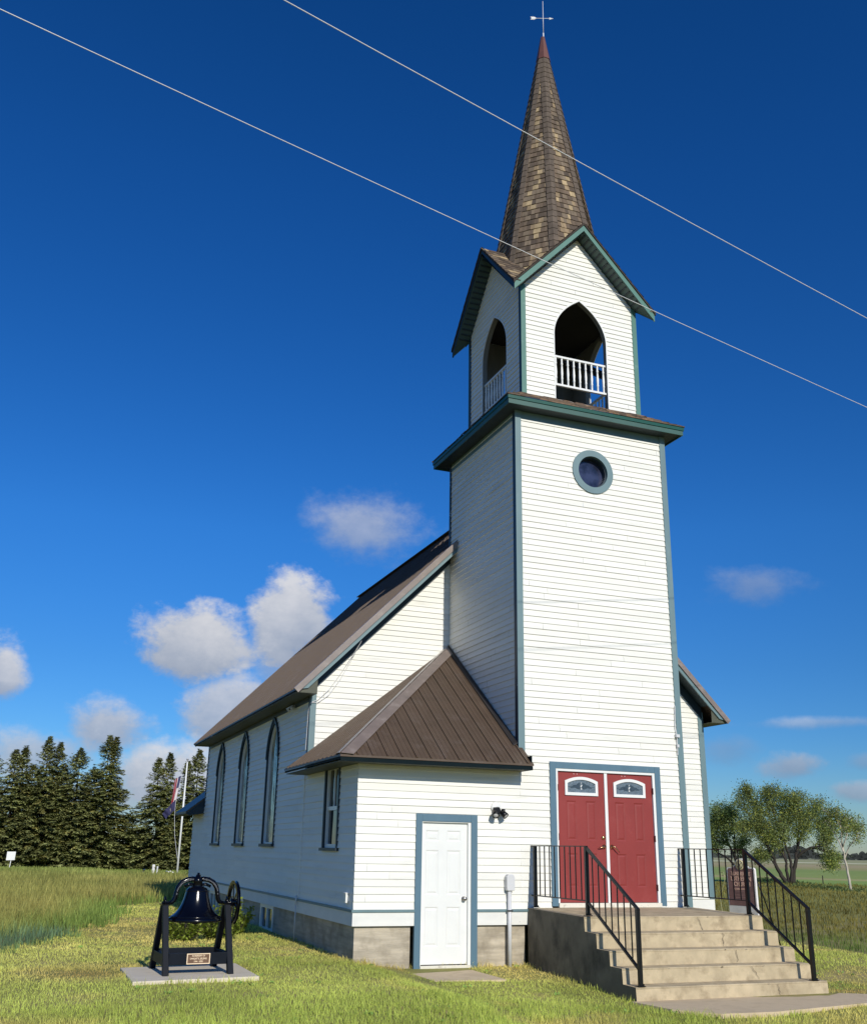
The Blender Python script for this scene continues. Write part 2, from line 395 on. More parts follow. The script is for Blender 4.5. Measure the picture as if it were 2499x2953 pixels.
# nave lancet windows
for i, (a, b) in enumerate(AW):
    c, w = (a + b) / 2, (b - a) / 2
    mb = MB(); ring(mb, Lw, arch_path(c, w, WS, WSP, WA), arch_path(c, w - .045, WS, WSP, WA - .095), -.06, .034, closed=False)
    hood = [(p[0] + (.022 if p[0] > c else -.022), p[1] + .02) for p in arch_path(c, w, WSP - .02, WSP, WA)]
    ring(mb, Lw, hood[1:-1], arch_path(c, w - .02, WSP - .02, WSP, WA - .03)[1:-1], .03, .052, closed=False)
    wf = mb.build('arched_window', M['darkteal'], CH)
    mb = MB(); ring(mb, Lw, arch_path(c, w - .0455, WS + .001, WSP, WA - .096), arch_path(c, w - .08, WS + .03, WSP, WA - .155), -.07, -.004)
    mb.build('sash', M['white'], wf)
    mb = MB(); mb.face([Lw(s, z, -.05) for s, z in arch_path(c, w - .079, WS + .029, WSP, WA - .154)])
    mb.build('pane', M['stain'], wf)
    mb = MB(); plate(mb, Lw, a - .05, b + .05, WS - .057, WS - .001, -.02, .07); mb.build('sill', M['darkteal'], wf)

# vestibule side window
a, b, lo, hi = VW
mb = MB(); ring(mb, Lw, rectp(a, b, lo, hi), rectp(a + .055, b - .055, lo + .001, hi - .03), -.08, .030)
vw = mb.build('side_window', M['darkteal'], CH)
mb = MB(); plate(mb, Lw, a - .05, b + .05, lo - .045, lo - .001, -.06, .06); mb.build('sill', M['darkteal'], vw)
mb = MB(); ring(mb, Lw, rectp(a + .0555, b - .0555, lo + .002, hi - .031), rectp(a + .13, b - .13, lo + .06, hi - .06), -.08, -.008)
mid = (lo + hi) / 2 - .03
plate(mb, Lw, a + .13, b - .13, mid - .03, mid + .03, -.07, -.015)
plate(mb, Lw, (a + b) / 2 - .015, (a + b) / 2 + .015, mid + .03, hi - .06, -.07, -.02)
mb.build('sash', M['white'], vw)
mb = MB(); plate(mb, Lw, a + .129, b - .129, lo + .059, hi - .059, -.075, -.045); mb.build('pane', M['pane'], vw)

# round tower window
def cpath(c, zc, r, n=40): return [(c + r * cos(2 * pi * k / n), zc + r * sin(2 * pi * k / n)) for k in range(n)]
mb = MB(); ring(mb, F, cpath(1.557, 7.99, .425), cpath(1.557, 7.99, .305), -.02, .035)
rw = mb.build('round_window', M['trim'], CH)
mb = MB(); ring(mb, F, cpath(1.557, 7.99, .31), cpath(1.557, 7.99, .285), -.14, -.021); mb.build('reveal', M['darktrim'], rw)
mb = MB(); mb.face([F(s, z, -.12) for s, z in cpath(1.557, 7.99, .30)]); mb.build('pane', M['roundpane'], rw)

# ---------------------------------------------------------------- doors
# white side door
a, b, lo, hi = WD
mb = MB()
plate(mb, F, a, a + .10, lo, hi, -.02, .036); plate(mb, F, b - .105, b, lo, hi, -.02, .036); plate(mb, F, a + .10, b - .105, hi - .108, hi, -.02, .034)
mb.build('side_door_frame', M['doortrim'], CH, bevel=.004)
mb = MB(); plate(mb, F, a + .1005, a + .112, lo + .07, hi - .109, -.08, .02); plate(mb, F, -.915, b - .106, lo + .07, hi - .109, -.08, .02)
plate(mb, F, a + .112, -.915, hi - .121, hi - .109, -.08, .02); mb.build('side_door_jamb', M['white'], CH)
mb = MB(); plate(mb, F, a + .1005, b - .1055, lo, lo + .068, -.05, .045); mb.build('side_door_threshold', M['cream'], CH, bevel=.006)

def panel(mb, P, a, b, lo, hi, base, d=.010):
    m1, m2 = .022, .05
    r0, r1, r2 = rectp(a, b, lo, hi), rectp(a + m1, b - m1, lo + m1, hi - m1), rectp(a + m2, b - m2, lo + m2, hi - m2)
    for i in range(4):
        j = (i + 1) % 4
        mb.face([P(*r0[i], base), P(*r0[j], base), P(*r1[j], base - d), P(*r1[i], base - d)])
        mb.face([P(*r1[i], base - d), P(*r1[j], base - d), P(*r2[j], base - .002), P(*r2[i], base - .002)])
    mb.face([P(*q, base - .002) for q in r2])
def door_face(mb, P, a, b, lo, hi, panels, base):
    xs = sorted({a, b} | {p[0] for p in panels} | {p[1] for p in panels}); zs = sorted({lo, hi} | {p[2] for p in panels} | {p[3] for p in panels})
    for x0, x1 in zip(xs, xs[1:]):
        for z0, z1 in zip(zs, zs[1:]):
            cx, cz = (x0 + x1) / 2, (z0 + z1) / 2
            if any(p[0] < cx < p[1] and p[2] < cz < p[3] for p in panels): continue
            mb.face([P(x0, z0, base), P(x1, z0, base), P(x1, z1, base), P(x0, z1, base)])
    for p in panels:
        if len(p) == 4: panel(mb, P, *p, base)
da, db, dlo, dhi = a + .113, -.916, lo + .082, hi - .122
c1, c2 = (-1.605, -1.388), (-1.255, -1.025)
pn = [(*c, *z) for c in (c1, c2) for z in ((1.44, 1.60), (.665, 1.31), (-.06, .495))]
mb = MB(); door_face(mb, F, da, db, dlo, dhi, pn, -.022)
sd = mb.build('side_door', M['white'], CH)
mb = MB(); mb.lathe(F(-.972, .612, -.022), [(0, 0), (.033, 0), (.033, .008), (.014, .012), (.014, .035), (.029, .045), (.031, .06), (.02, .072), (0, .075)][1:], 20, -Y)
mb.build('knob', M['nickel'], sd)
mb = MB(); mb.box(da, db, .06, .08, dlo - .02, dlo + .3); mb.box(da - .02, db + .02, .10, .12, -.4, hi); mb.build('side_door_backing', M['dark'], CH)

# red double doors
a, b, lo, hi = RD
mb = MB(); plate(mb, F, a, a + .112, lo, hi, -.02, .036); plate(mb, F, b - .108, b, lo, hi, -.02, .036); plate(mb, F, a + .112, b - .108, hi - .106, hi, -.02, .034)
mb.build('front_door_frame', M['doortrim'], CH, bevel=.004)
mb = MB(); plate(mb, F, a + .1125, .677, lo + .05, hi - .107, -.09, .026); plate(mb, F, 2.50, b - .1085, lo + .05, hi - .107, -.09, .026); plate(mb, F, .677, 2.50, 2.583, hi - .107, -.09, .026)
mb.build('front_door_jamb', M['white'], CH, bevel=.003)
mb = MB(); plate(mb, F, a + .1125, b - .1085, lo - .02, lo + .049, -.06, .06); mb.build('front_door_threshold', M['cream'], CH, bevel=.006)
for k in (0, 1):
    x0, x1 = ((.679, 1.562), (1.618, 2.498))[k]; sh = 0 if k == 0 else .921
    pn = [(.845 + sh, 1.035 + sh, 1.50, 2.12), (1.212 + sh, 1.40 + sh, 1.50, 2.12), (.845 + sh, 1.035 + sh, .785, 1.30), (1.212 + sh, 1.40 + sh, .785, 1.30)]
    lt = (.845 + sh, 1.42 + sh, 2.23, 2.47)
    mb = MB(); door_face(mb, F, x0, x1, .555, 2.581, pn, -.012)
    dr = mb.build('front_door', M['red'], CH)
    # arched lite
    def lp(a, b, lo, hs, ht, n=14): return [(a, lo)] + [(a + (b - a) * i / n, hs + (ht - hs) * (1 - (2 * i / n - 1) ** 2)) for i in range(n + 1)] + [(b, lo)]
    o, i_ = lp(.82 + sh, 1.438 + sh, 2.205, 2.435, 2.505), lp(.868 + sh, 1.39 + sh, 2.252, 2.398, 2.458)
    mb = MB(); ring(mb, F, o, i_, -.012, .012); fr = mb.build('lite_frame', M['white'], dr)
    mb = MB(); mb.face([F(s, z, -.006) for s, z in i_]); gl = mb.build('pane', M['lite'], dr)
    mb = MB(); cx, cz = 1.129 + sh, 2.345
    for sg in (-1, 1):
        for (ox, oz, w, h, rot) in ((.085, .0, .075, .03, .25), (.06, .03, .05, .022, -.5), (.15, -.005, .06, .018, -.2)):
            pts = []
            for q in range(14):
                t = 2 * pi * q / 14; u, v = w * cos(t), h * sin(t) * (1 - .4 * cos(t))
                pts.append((cx + sg * (ox + u * cos(rot) - v * sin(rot)), cz + oz + u * sin(rot) + v * cos(rot)))
            oo = .0 + .001 * (w * 100 % 3)
            mb.face([F(s, z, -.004 + oo * .5) for s, z in pts])
        mb.prism([F(cx + sg * .2, cz - .004, -.005), F(cx + sg * .25, cz - .003, -.005), F(cx + sg * .25, cz + .002, -.005), F(cx + sg * .2, cz + .003, -.005)], -Y * .002)
    mb.build('etched_leaf', M['liteorn'], dr)
    mb = MB(); mb.obox(F(cx, cz + .012, 0), (.012, 0, .02), (.006, 0, -.004), -Y * .003); mb.obox(F(cx, cz - .035, 0), (.007, 0, .006), (.006, 0, -.007), -Y * .003); mb.obox(F(cx, cz + .06, 0), (.006, 0, .0), (.0, 0, .006), -Y * .003)
    mb.build('bevel_jewel', M['white'], dr)
    hx = 1.522 if k == 0 else 1.672; sg = -1 if k == 0 else 1
    mb = MB(); mb.lathe(F(hx, 1.412, -.012), [(.034, 0), (.034, .01), (.014, .016), (.014, .05), (.018, .056), (.001, .06)], 16, -Y)
    drop = .012 if k == 0 else .085
    mb.tube([F(hx, 1.412, .04), F(hx + sg * .03, 1.408, .045), F(hx + sg * .075, 1.405 - drop * .5, .045), F(hx + sg * .115, 1.412 - drop, .04)], [.011, .010, .009, .007], 8)
    mb.build('handle', M['brass'], dr)
    if k == 0:
        mb = MB(); mb.lathe(F(hx - .005, 1.55, -.012), [(.032, 0), (.032, .012), (.02, .02), (.012, .024), (.001, .025)], 16, -Y); mb.build('deadbolt', M['brass'], dr)
    for hz in (.78, 1.55, 2.32):
        mb = MB(); xx = .672 if k == 0 else 2.494; mb.box(xx, xx + .012, -.034, .0, hz - .05, hz + .05); mb.build('hinge', M['rust'], dr)
    for dx in (-.03, .03):
        mb = MB(); mb.lathe(F(1.03 + sh + dx, 2.548, -.012), [(.007, 0), (.005, .004), (.001, .004)], 8, -Y); mb.build('closer_screw', M['white'], dr)
mb = MB(); plate(mb, F, 1.562, 1.618, .55, 2.582, -.05, .012); mb.build('door_mullion', M['white'], CH, bevel=.003)
mb = MB(); mb.box(.66, 2.52, .08, .1, .5, 2.7); mb.build('front_door_backing', M['dark'], CH)

# ---------------------------------------------------------------- corner boards
def board(x0, x1, y0, y1, z0, z1, m, name='corner_board'):
    mb = MB(); mb.box(x0, x1, y0, y1, z0, z1); return mb.build(name, m, CH, bevel=.004)
board(-.030, .088, -.030, .001, 2.80, 8.955, M['trim'])
board(XT - .088, XT + .030, -.030, .001, .47, 8.955, M['trim'])
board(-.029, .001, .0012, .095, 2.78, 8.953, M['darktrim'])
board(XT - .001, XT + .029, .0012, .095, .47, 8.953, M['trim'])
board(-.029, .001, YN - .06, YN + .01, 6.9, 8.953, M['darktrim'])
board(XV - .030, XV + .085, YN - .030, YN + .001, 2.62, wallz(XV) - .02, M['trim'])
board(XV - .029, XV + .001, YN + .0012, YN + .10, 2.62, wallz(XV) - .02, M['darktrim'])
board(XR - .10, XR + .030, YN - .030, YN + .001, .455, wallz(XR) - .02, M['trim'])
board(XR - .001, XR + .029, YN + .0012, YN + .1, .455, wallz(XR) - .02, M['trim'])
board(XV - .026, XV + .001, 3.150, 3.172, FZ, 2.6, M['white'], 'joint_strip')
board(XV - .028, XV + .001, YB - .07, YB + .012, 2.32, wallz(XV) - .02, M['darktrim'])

# ---------------------------------------------------------------- cornice and skirt roof
def sqring(mb, o0, o1, z0, z1):   # square ring from offset o0 (outer) to o1 (inner)
    def q(o, z): return [V((-o, -o, z)), V((XT + o, -o, z)), V((XT + o, YN + o, z)), V((-o, YN + o, z))]
    a, b = q(o0, z0), q(o1, z1)
    for i in range(4):
        j = (i + 1) % 4; mb.face([a[i], a[j], b[j], b[i]])
cz0, cz1, CO = 8.942, 9.104, .296
mb = MB(); sqring(mb, CO - .012, CO - .012, cz0, 9.04); sqring(mb, CO - .012, CO - .03, cz0, cz0); sqring(mb, CO - .03, CO - .03, cz0, cz0 + .03)
co = mb.build('cornice_fascia', M['corniceteal'], CH)
mb = MB(); sqring(mb, CO + .004, CO + .004, 9.035, cz1); sqring(mb, CO + .004, CO - .012, 9.035, 9.035); mb.build('drip_edge', M['drip'], co)
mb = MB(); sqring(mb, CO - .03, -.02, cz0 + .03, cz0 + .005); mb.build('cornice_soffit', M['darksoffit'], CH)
mb = MB(); sqring(mb, .014, .014, 8.80, 8.95); sqring(mb, .014, 0, 8.80, 8.80); mb.build('cornice_shadow_band', M['trim'], CH)  # teal band laid where the cornice's shadow falls
b0 = .294; zr0, zr1 = cz1, 9.50
mb = MB()
ncr = 6
for k in range(ncr):
    t0, t1 = k / ncr, (k + 1) / ncr
    oa, ob = CO + .018 - (CO + b0 + .018) * t0, CO + .018 - (CO + b0 + .018) * t1
    za, zb = zr0 + (zr1 - zr0) * t0, zr0 + (zr1 - zr0) * t1
    def q(o, z): return [V((-o, -o, z)), V((XT + o, -o, z)), V((XT + o, YN + o, z)), V((-o, YN + o, z))]
    for i in range(4):
        A0, A1, B0, B1 = q(oa, za)[i], q(oa, za)[(i + 1) % 4], q(ob, zb)[i], q(ob, zb)[(i + 1) % 4]
        s = 0
        while s < 1 - 1e-6:
            e = min(1, s + random.uniform(.04, .07)); l = random.uniform(.012, .03)
            g = random.choice([(1, 1, 1), (1.3, 1.2, 1.1), (.8, .8, .8), (1.9, 1.6, 1.3)]); mb.tint = g
            p = [A0.lerp(A1, s), A0.lerp(A1, e), B0.lerp(B1, e), B0.lerp(B1, s)]
            up = Z * l
            mb.face([p[0] + up, p[1] + up, p[2] + Z * .004, p[3] + Z * .004]); mb.face([p[0], p[1], p[1] + up, p[0] + up])
            s = e
mb.build('skirt_roof', M['shingle'], CH)

# ---------------------------------------------------------------- belfry
GS = 1.073; GE, GA = 11.499, 13.206
bx0, bx1, by0, by1 = b0, XT - b0, b0, YN - b0
zwall = lambda d: GE + GS * d - .005       # soffit height at distance d from the eave corner
def gable_out(w):                          # width from eave line to eave line
    def f(z):
        lo, hi = b0, w - b0
        d = (z - GE + .02) / GS
        return (max(lo, d), min(hi, w - d)) if d < w / 2 else (w / 2, w / 2)
    return f
AR = (.579, 9.50, 10.90, 11.75)
mb = MB(); mi = MB()
for O, S, N, w, c in (((0, by0, 0), X, -Y, XT, XC), ((0, by1, 0), X, Y, XT, XC), ((bx0, 0, 0), Y, -X, YN, YC), ((bx1, 0, 0), Y, X, YN, YC)):
    h = lancet(c, *AR); zc = zwall(b0)
    siding(mb, O, S, N, gable_out(w), 9.48, zwall(w / 2) - .02, ex=.10, holes=[h], crit=[zc], lip=.016)
    O2 = V(O) - V(N) * .10
    siding(mi, O2, S, N, (lambda w: lambda z: (b0 + .1, w - b0 - .1))(w), 9.48, 11.8, ex=.4, holes=[h], flat=True)
    P = frame_fn(O, S, N); ap = arch_path(c, *AR, n=20)
    for (p, q) in zip(ap, ap[1:]): mi.face([P(*p, .0), P(*q, .0), P(*q, -.10), P(*p, -.10)])
mb.build('belfry_wall', M['vinyl'], CH)
mi.build('belfry_lining', M['inner'], CH)
mb = MB(); mb.box(b0, XT - b0, b0, YN - b0, 9.38, 9.42); mb.build('belfry_floor', M['inner'], CH)
mb = MB(); mb.box(b0 + .12, XT - b0 - .12, b0 + .12, YN - b0 - .12, 11.80, 11.82)
mb.bar((.6, .7, 11.0), (1.9, 2.2, 11.84), .1, .1); mb.bar((2.5, .7, 10.4), (1.4, 2.3, 11.84), .12, .14)
mb.build('belfry_ceiling', M['dark'], CH)
# white edge trim round each arch, railings
for O, S, N, w, c in (((0, by0, 0), X, -Y, XT, XC), ((0, by1, 0), X, Y, XT, XC), ((bx0, 0, 0), Y, -X, YN, YC), ((bx1, 0, 0), Y, X, YN, YC)):
    P = frame_fn(O, S, N)
    mb = MB(); ring(mb, P, arch_path(c, AR[0] + .022, AR[1], AR[2], AR[3] + .03, 20), arch_path(c, AR[0] - .004, AR[1], AR[2], AR[3] - .006, 20), 0, .016, closed=False)
    mb.build('arch_trim', M['white'], CH)
    mb = MB(); r = AR[0] - .012
    mb.prism([P(c - r, 10.42, -.03), P(c + r, 10.42, -.03), P(c + r, 10.46, -.03), P(c - r, 10.46, -.03)], -V(N) * .05)
    mb.prism([P(c - r, 9.82, -.03), P(c + r, 9.82, -.03), P(c + r, 9.86, -.03), P(c - r, 9.86, -.03)], -V(N) * .05)
    for k in range(9):
        s = c - r + .04 + (2 * r - .08) * k / 8
        prof = [(.019, 9.861), (.019, 9.97), (.026, 9.99), (.02, 10.02), (.027, 10.10), (.022, 10.2), (.017, 10.28), (.026, 10.30), (.019, 10.32), (.019, 10.419)]
        p = P(s, 0, -.055); mb.lathe((p.x, p.y, 0), prof, 8)
    mb.build('belfry_railing', M['white'], CH)
# belfry corner boards
for sx, sy in ((0, 0), (1, 0), (0, 1), (1, 1)):
    x = bx0 if sx == 0 else bx1; y = by0 if sy == 0 else by1; dx = 1 if sx == 0 else -1; dy = 1 if sy == 0 else -1
    mb = MB(); z1 = zwall(b0) - .0
    xs = sorted((x - dx * .026, x + dx * .075)); mb.box(*xs, *sorted((y - dy * .026, y + dy * .001)), 9.5, z1 + .03)
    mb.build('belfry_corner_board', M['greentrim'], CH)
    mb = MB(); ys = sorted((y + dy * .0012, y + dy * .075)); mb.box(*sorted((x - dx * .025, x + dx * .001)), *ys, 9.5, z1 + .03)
    mb.build('belfry_corner_board', M['greentrim'] if sx == 1 else M['darkteal'], CH)  # left boards darkened in colour for the shaded side

# cross-gable roof: eight triangles, courses of shakes on top
RT = .20                                     # roof build-up above the fascia's lower edge
def ztop_g(d): return GE + RT + GS * d
mbr = MB(); mbs = MB()
ctr = V((XC, YC, 0))
corners = [V((0, 0, 0)), V((XT, 0, 0)), V((XT, YN, 0)), V((0, YN, 0))]
shake_cols = [(.115, .085, .062), (.15, .11, .078), (.095, .072, .055), (.18, .138, .098), (.28, .205, .125), (.37, .28, .165)]
def scol(p, tan):
    r = random.random()
    if r < tan: c = random.choice(shake_cols[3:])
    else: c = random.choice(shake_cols[:4])
    k = random.uniform(.85, 1.15); return tuple(x * k for x in c)
OV = .022
for i in range(4):
    c0, c1 = corners[i], corners[(i + 1) % 4]
    w = (c1 - c0).length; mid = (c0 + c1) / 2; t = (c1 - c0).normalized(); inn = Z.cross(t); D = (ctr - mid).dot(inn)
    for sgn, cc in ((1, c0), (-1, c1)):
        # param: d along the gable from the corner (0..w/2), e inward (0 .. D*d/(w/2)) ; the soffit underneath
        Pd = lambda d, e, z, cc=cc, sgn=sgn: cc + t * (sgn * d) + inn * e + Z * z
        mbs.face([Pd(0, 0, GE), Pd(w / 2, 0, GE + GS * w / 2), Pd(w / 2, D, GE + GS * w / 2)])
        nco = 12
        for k in range(nco):
            d0, d1 = w / 2 * k / nco, w / 2 * (k + 1) / nco
            e0, e1 = D * d0 / (w / 2), D * d1 / (w / 2)
            e = -OV
            while e < e1 - 1e-4:
                en = min(e + random.uniform(.09, .2), e1); mbr.tint = tuple(x / .75 for x in scol(None, .22)); l = random.uniform(.010, .018)
                a0, a1 = min(e, e0), min(en, e0)
                q = [Pd(d0 - .012, e, ztop_g(d0) - .0 + l), Pd(d0 - .012, en, ztop_g(d0) + l), Pd(d1, en, ztop_g(d1) + .003), Pd(d1, e, ztop_g(d1) + .003)]
                if e >= e0:      # cut by the valley
                    da = d0 + (d1 - d0) * (e - e0) / max(1e-6, e1 - e0); dbb = d0 + (d1 - d0) * (en - e0) / max(1e-6, e1 - e0)
                    q[0] = Pd(da, e, ztop_g(da) + l); q[1] = Pd(dbb, en, ztop_g(dbb) + l)
                mbr.face(q)
                mbr.face([q[0], q[1], q[1] - Z * l, q[0] - Z * l])
                e = en
        # dark shingle edge on the rake
        mbr.tint = (.07, .055, .045)
        mbr.prism([Pd(-.02, -OV, ztop_g(-.02) - .045), Pd(w / 2, -OV, ztop_g(w / 2) - .045), Pd(w / 2, -OV, ztop_g(w / 2) + .004), Pd(-.02, -OV, ztop_g(-.02) + .004)], inn * .03)
mbr.build('gable_roof', M['shake'], CH)
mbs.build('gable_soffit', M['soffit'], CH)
for i in range(4):
    c0, c1 = corners[i], corners[(i + 1) % 4]; w = (c1 - c0).length; t = (c1 - c0).normalized(); inn = Z.cross(t)
    mb = MB(); m2 = MB()
    for sgn, cc in ((1, c0), (-1, c1)):
        Pd = lambda d, e, z, cc=cc, sgn=sgn: cc + t * (sgn * d) + inn * e + Z * z
        ea = .0 if sgn == 1 else .0
        mb.prism([Pd(0, -.002, GE), Pd(w / 2, -.002, GA + .0), Pd(w / 2, -.002, GA + .155), Pd(0, -.002, GE + .155)], inn * .03)
        for q in range(16):                 # soffit slats
            d = .30 + (w / 2 - .34) * q / 15
            m2.obox(Pd(d, .16, GE + GS * d - .012), t * (sgn * .009) + Z * (GS * .009), inn * .125, Z * .008)
    mb.build('gable_fascia', M['greentrim'] if i in (0, 1) else M['darkteal'], CH)  # shade of the left and back sides put into a darker fascia colour
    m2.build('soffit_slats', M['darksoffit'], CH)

# ---------------------------------------------------------------- spire
SK, STIP = .1838, 19.485
def oct_pt(k, R, z): a = rad(22.5 + 45 * k); return V((XC + R * sin(a), YC - R * cos(a), z))
SP = MB(); ZB, ZT, EX = 12.47, 18.82, .138
n = int((ZT - ZB) / EX)
clump = [[random.random() for _ in range(n + 1)] for _ in range(8)]
for k in range(8):
    for j in range(n):
        z0, z1 = ZB + j * EX, ZB + (j + 1) * EX
        R0, R1 = SK * (STIP - z0) + .014, SK * (STIP - z1)
        A0, A1, B0, B1 = oct_pt(k, R0, z0), oct_pt(k + 1, R0, z0), oct_pt(k, R1, z1), oct_pt(k + 1, R1, z1)
        W = (A1 - A0).length; s = 0; nrm = (A1 - A0).cross(B0 - A0).normalized()
        if nrm.dot(A0 - V((XC, YC, z0))) < 0: nrm = -nrm
        while s < 1 - 1e-6:
            e = min(1, s + random.uniform(.05, .14) / W)
            if 1 - e < .05 / W: e = 1
            mid = (s + e) / 2
            tan = .85 if abs(mid - (.5 + .16 * sin(j * .37 + k * 2.1))) < .13 and random.random() < .7 else .10
            SP.tint = tuple(x / .75 for x in scol(None, tan)); dz = random.uniform(-.006, .004); l = nrm * random.uniform(0, .006)
            p = [A0.lerp(A1, s) + Z * dz + l, A0.lerp(A1, e) + Z * dz + l, B0.lerp(B1, e), B0.lerp(B1, s)]
            SP.face(p); SP.face([p[0], p[1], p[1] - nrm * .018, p[0] - nrm * .018])
            SP.face([p[1], p[2], p[2] - nrm * .018, p[1] - nrm * .018])
            s = e
sp = SP.build('spire', M['shake'], CH)
RC = MB(); CX = .165
n = int((18.84 - 12.65) / CX)
for k in range(8):
    for j in range(n):
        z0, z1 = 12.65 + j * CX, 12.65 + (j + 1) * CX + .02
        R0, R1 = SK * (STIP - z0) + .034, SK * (STIP - z1) + .022
        a0, a1 = oct_pt(k, R0, z0), oct_pt(k, R1, z1)
        g = random.uniform(.9, 1.12); RC.tint = tuple(x * g / .75 for x in (.118, .092, .072))
        for sd_ in (-1, 1):
            b_0, b_1 = oct_pt(k + sd_, R0, z0), oct_pt(k + sd_, R1, z1)
            wd = .105
            q0 = a0 + (b_0 - a0).normalized() * min(wd, (b_0 - a0).length / 2); q1 = a1 + (b_1 - a1).normalized() * min(wd, (b_1 - a1).length / 2)
            RC.face([a0, q0, q1, a1]); ax = V((XC, YC, z0)); i0 = (ax - a0).normalized() * .02
            RC.face([a0, q0, q0 + i0, a0 + i0]); RC.face([q0, q1, q1 + i0, q0 + i0])
RC.build('ridge_cap', M['shake'], sp)
mb = MB()
for k in range(8):
    mb.face([oct_pt(k, .172, 18.76), oct_pt(k + 1, .172, 18.76), oct_pt(k + 1, .05, 19.47), oct_pt(k, .05, 19.47)])
mb.face([oct_pt(k, .05, 19.47) for k in range(8)]); mb.face([oct_pt(k, .172, 18.76) for k in range(8)])
mb.build('spire_cap', M['copper'], sp)

# weather vane
wv = empty('weather_vane', (XC + .02, YC, 19.46), 'thin silver rod with arrow weather vane on the tip of the steeple', 'weather vane')
mb = MB(); mb.tube([(0, 0, 0), (0, 0, .16)], .016, 8); mb.tube([(0, 0, .16), (.005, 0, 1.12)], [.009, .006], 8); mb.build('rod', M['alu'], wv, local=True)
vd = V((.93, -.36, .0))
mb = MB(); mb.bar(-vd * .28 + Z * .6, vd * .24 + Z * .6, .008, .008)
u = Z
mb.prism([vd * -.30 + Z * .565, vd * -.26 + Z * .6, vd * -.30 + Z * .645, vd * -.21 + Z * .645, vd * -.165 + Z * .62, vd * -.165 + Z * .59, vd * -.21 + Z * .565], (.003, .008, 0))
mb.prism([vd * .15 + Z * .57, vd * .25 + Z * .6, vd * .15 + Z * .63], (.003, .008, 0)); mb.build('arrow', M['flagpole'], wv, local=True)

# ---------------------------------------------------------------- nave roof
EX0, EX1 = XV - .413, XR + .413
yr0, yr1 = YN - .413, YB + .17
RB = MB()
def slope_slab(mb, sg, th=.035):
    e = EX0 if sg < 0 else EX1; ze = roofz(e)
    P = [V((e, yr0, ze)), V((e, yr1, ze)), V((XC, yr1, 8.796)), V((XC, yr0, 8.796))]
    mb.prism(P, (0, 0, -th))
    d = V((XC - e, 0, 8.796 - ze)); L = d.length; d.normalize(); up = V((-d.z * (1 if d.x > 0 else -1), 0, abs(d.x)))
    up = V((d.z * (-1 if d.x > 0 else 1), 0, abs(d.x))).normalized()
    y = yr0 + .25
    while y < yr1 - .05:
        mb.obox(V((e, y, ze)) + d * L / 2 + up * .009, d * (L / 2), Y * .014, up * .010)
        for q in (.076, .152): mb.obox(V((e, y + q, ze)) + d * L / 2 + up * .002, d * (L / 2), Y * .006, up * .003)
        y += .229
slope_slab(RB, -1); slope_slab(RB, 1)
nr = RB.build('nave_roof', M['metalroof'], CH)
mb = MB()
for sg in (-1, 1):
    e = EX0 if sg < 0 else EX1; ze = roofz(e); d = V((XC - e, 0, 8.796 - ze)).normalized(); up = V((-d.z * (1 if d.x > 0 else -1), 0, abs(d.x)))
    for yy in (yr0, yr1):
        s1 = -1 if yy == yr0 else 1
        A, B = V((e, yy, ze)) - d * .02, V((XC, yy, 8.796))
        mb.prism([A + up * .016, B + up * .016, B - up * .085, A - up * .085], Y * s1 * .018)
        mb.prism([A + up * .016, B + up * .016, B + up * .022, A + up * .022], Y * -s1 * .10)
        mb.build('rake_trim', M['metaltrim'], nr); mb = MB()
mb = MB()
for sg in (-1, 1):
    e = EX0 if sg < 0 else EX1; ze = roofz(e); d = V((XC - e, 0, 8.796 - ze)).normalized(); up = V((-d.z * (1 if d.x > 0 else -1), 0, abs(d.x)))
    for yy, s1 in ((yr0 + .012, 1), (yr1 - .012, -1)):
        A, B = V((e, yy, ze)), V((XC, yy, 8.796))
        mb.prism([A - up * .05 + d * .03, B - up * .05, B - up * .15, A - up * .15 + d * .18], Y * s1 * .03)
        mb.build('rake_fascia', M['trim'], nr); mb = MB()
mb = MB()
OLIVE = mat('grass_bounce_soffit', (.07, .075, .05), .6, .1, 3)  # olive of light bounced off the grass put into the soffit colour
SZ = 3.972
for sg in (-1, 1):                               # boxed level eave soffit with closed gable ends
    e = EX0 if sg < 0 else EX1; wl = XV if sg < 0 else XR; dx = -1 if sg < 0 else 1
    mb = MB(); mb.box(*sorted((e - dx * .015, wl - dx * .004)), yr0 + .045, yr1 - .045, SZ - .008, SZ)
    for yy in (yr0 + .044, yr1 - .05):
        mb.prism([V((e - dx * .03, yy, SZ + .001)), V((wl + dx * .001, yy, SZ + .001)), V((wl + dx * .001, yy, roofz(wl) - .10)), V((e - dx * .03, yy, roofz(e) - .04))], Y * .006)
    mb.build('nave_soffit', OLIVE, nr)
    mb = MB(); P = [V((wl, yr0 + .046, roofz(wl) - .12)), V((XC, yr0 + .046, 8.796 - .12))]
    mb.face([P[0], P[1], P[1] + Y * (.41 - .046), P[0] + Y * (.41 - .046)]); mb.build('rake_soffit', M['darksoffit'], nr)
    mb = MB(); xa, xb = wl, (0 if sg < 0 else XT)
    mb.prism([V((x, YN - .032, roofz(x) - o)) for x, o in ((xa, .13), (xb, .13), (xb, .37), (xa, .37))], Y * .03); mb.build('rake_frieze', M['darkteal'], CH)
    mb = MB(); mb.box(*sorted((wl + dx * .032, wl)), YN + .1015, YB, SZ - .10, SZ - .009); mb.build('nave_frieze', M['darkteal'], CH)
mb = MB(); mb.box(XC - .12, XC + .12, YN + .05, yr1 + .01, 8.79, 8.803); mb.build('ridge_flashing', M['metalroof'], nr)

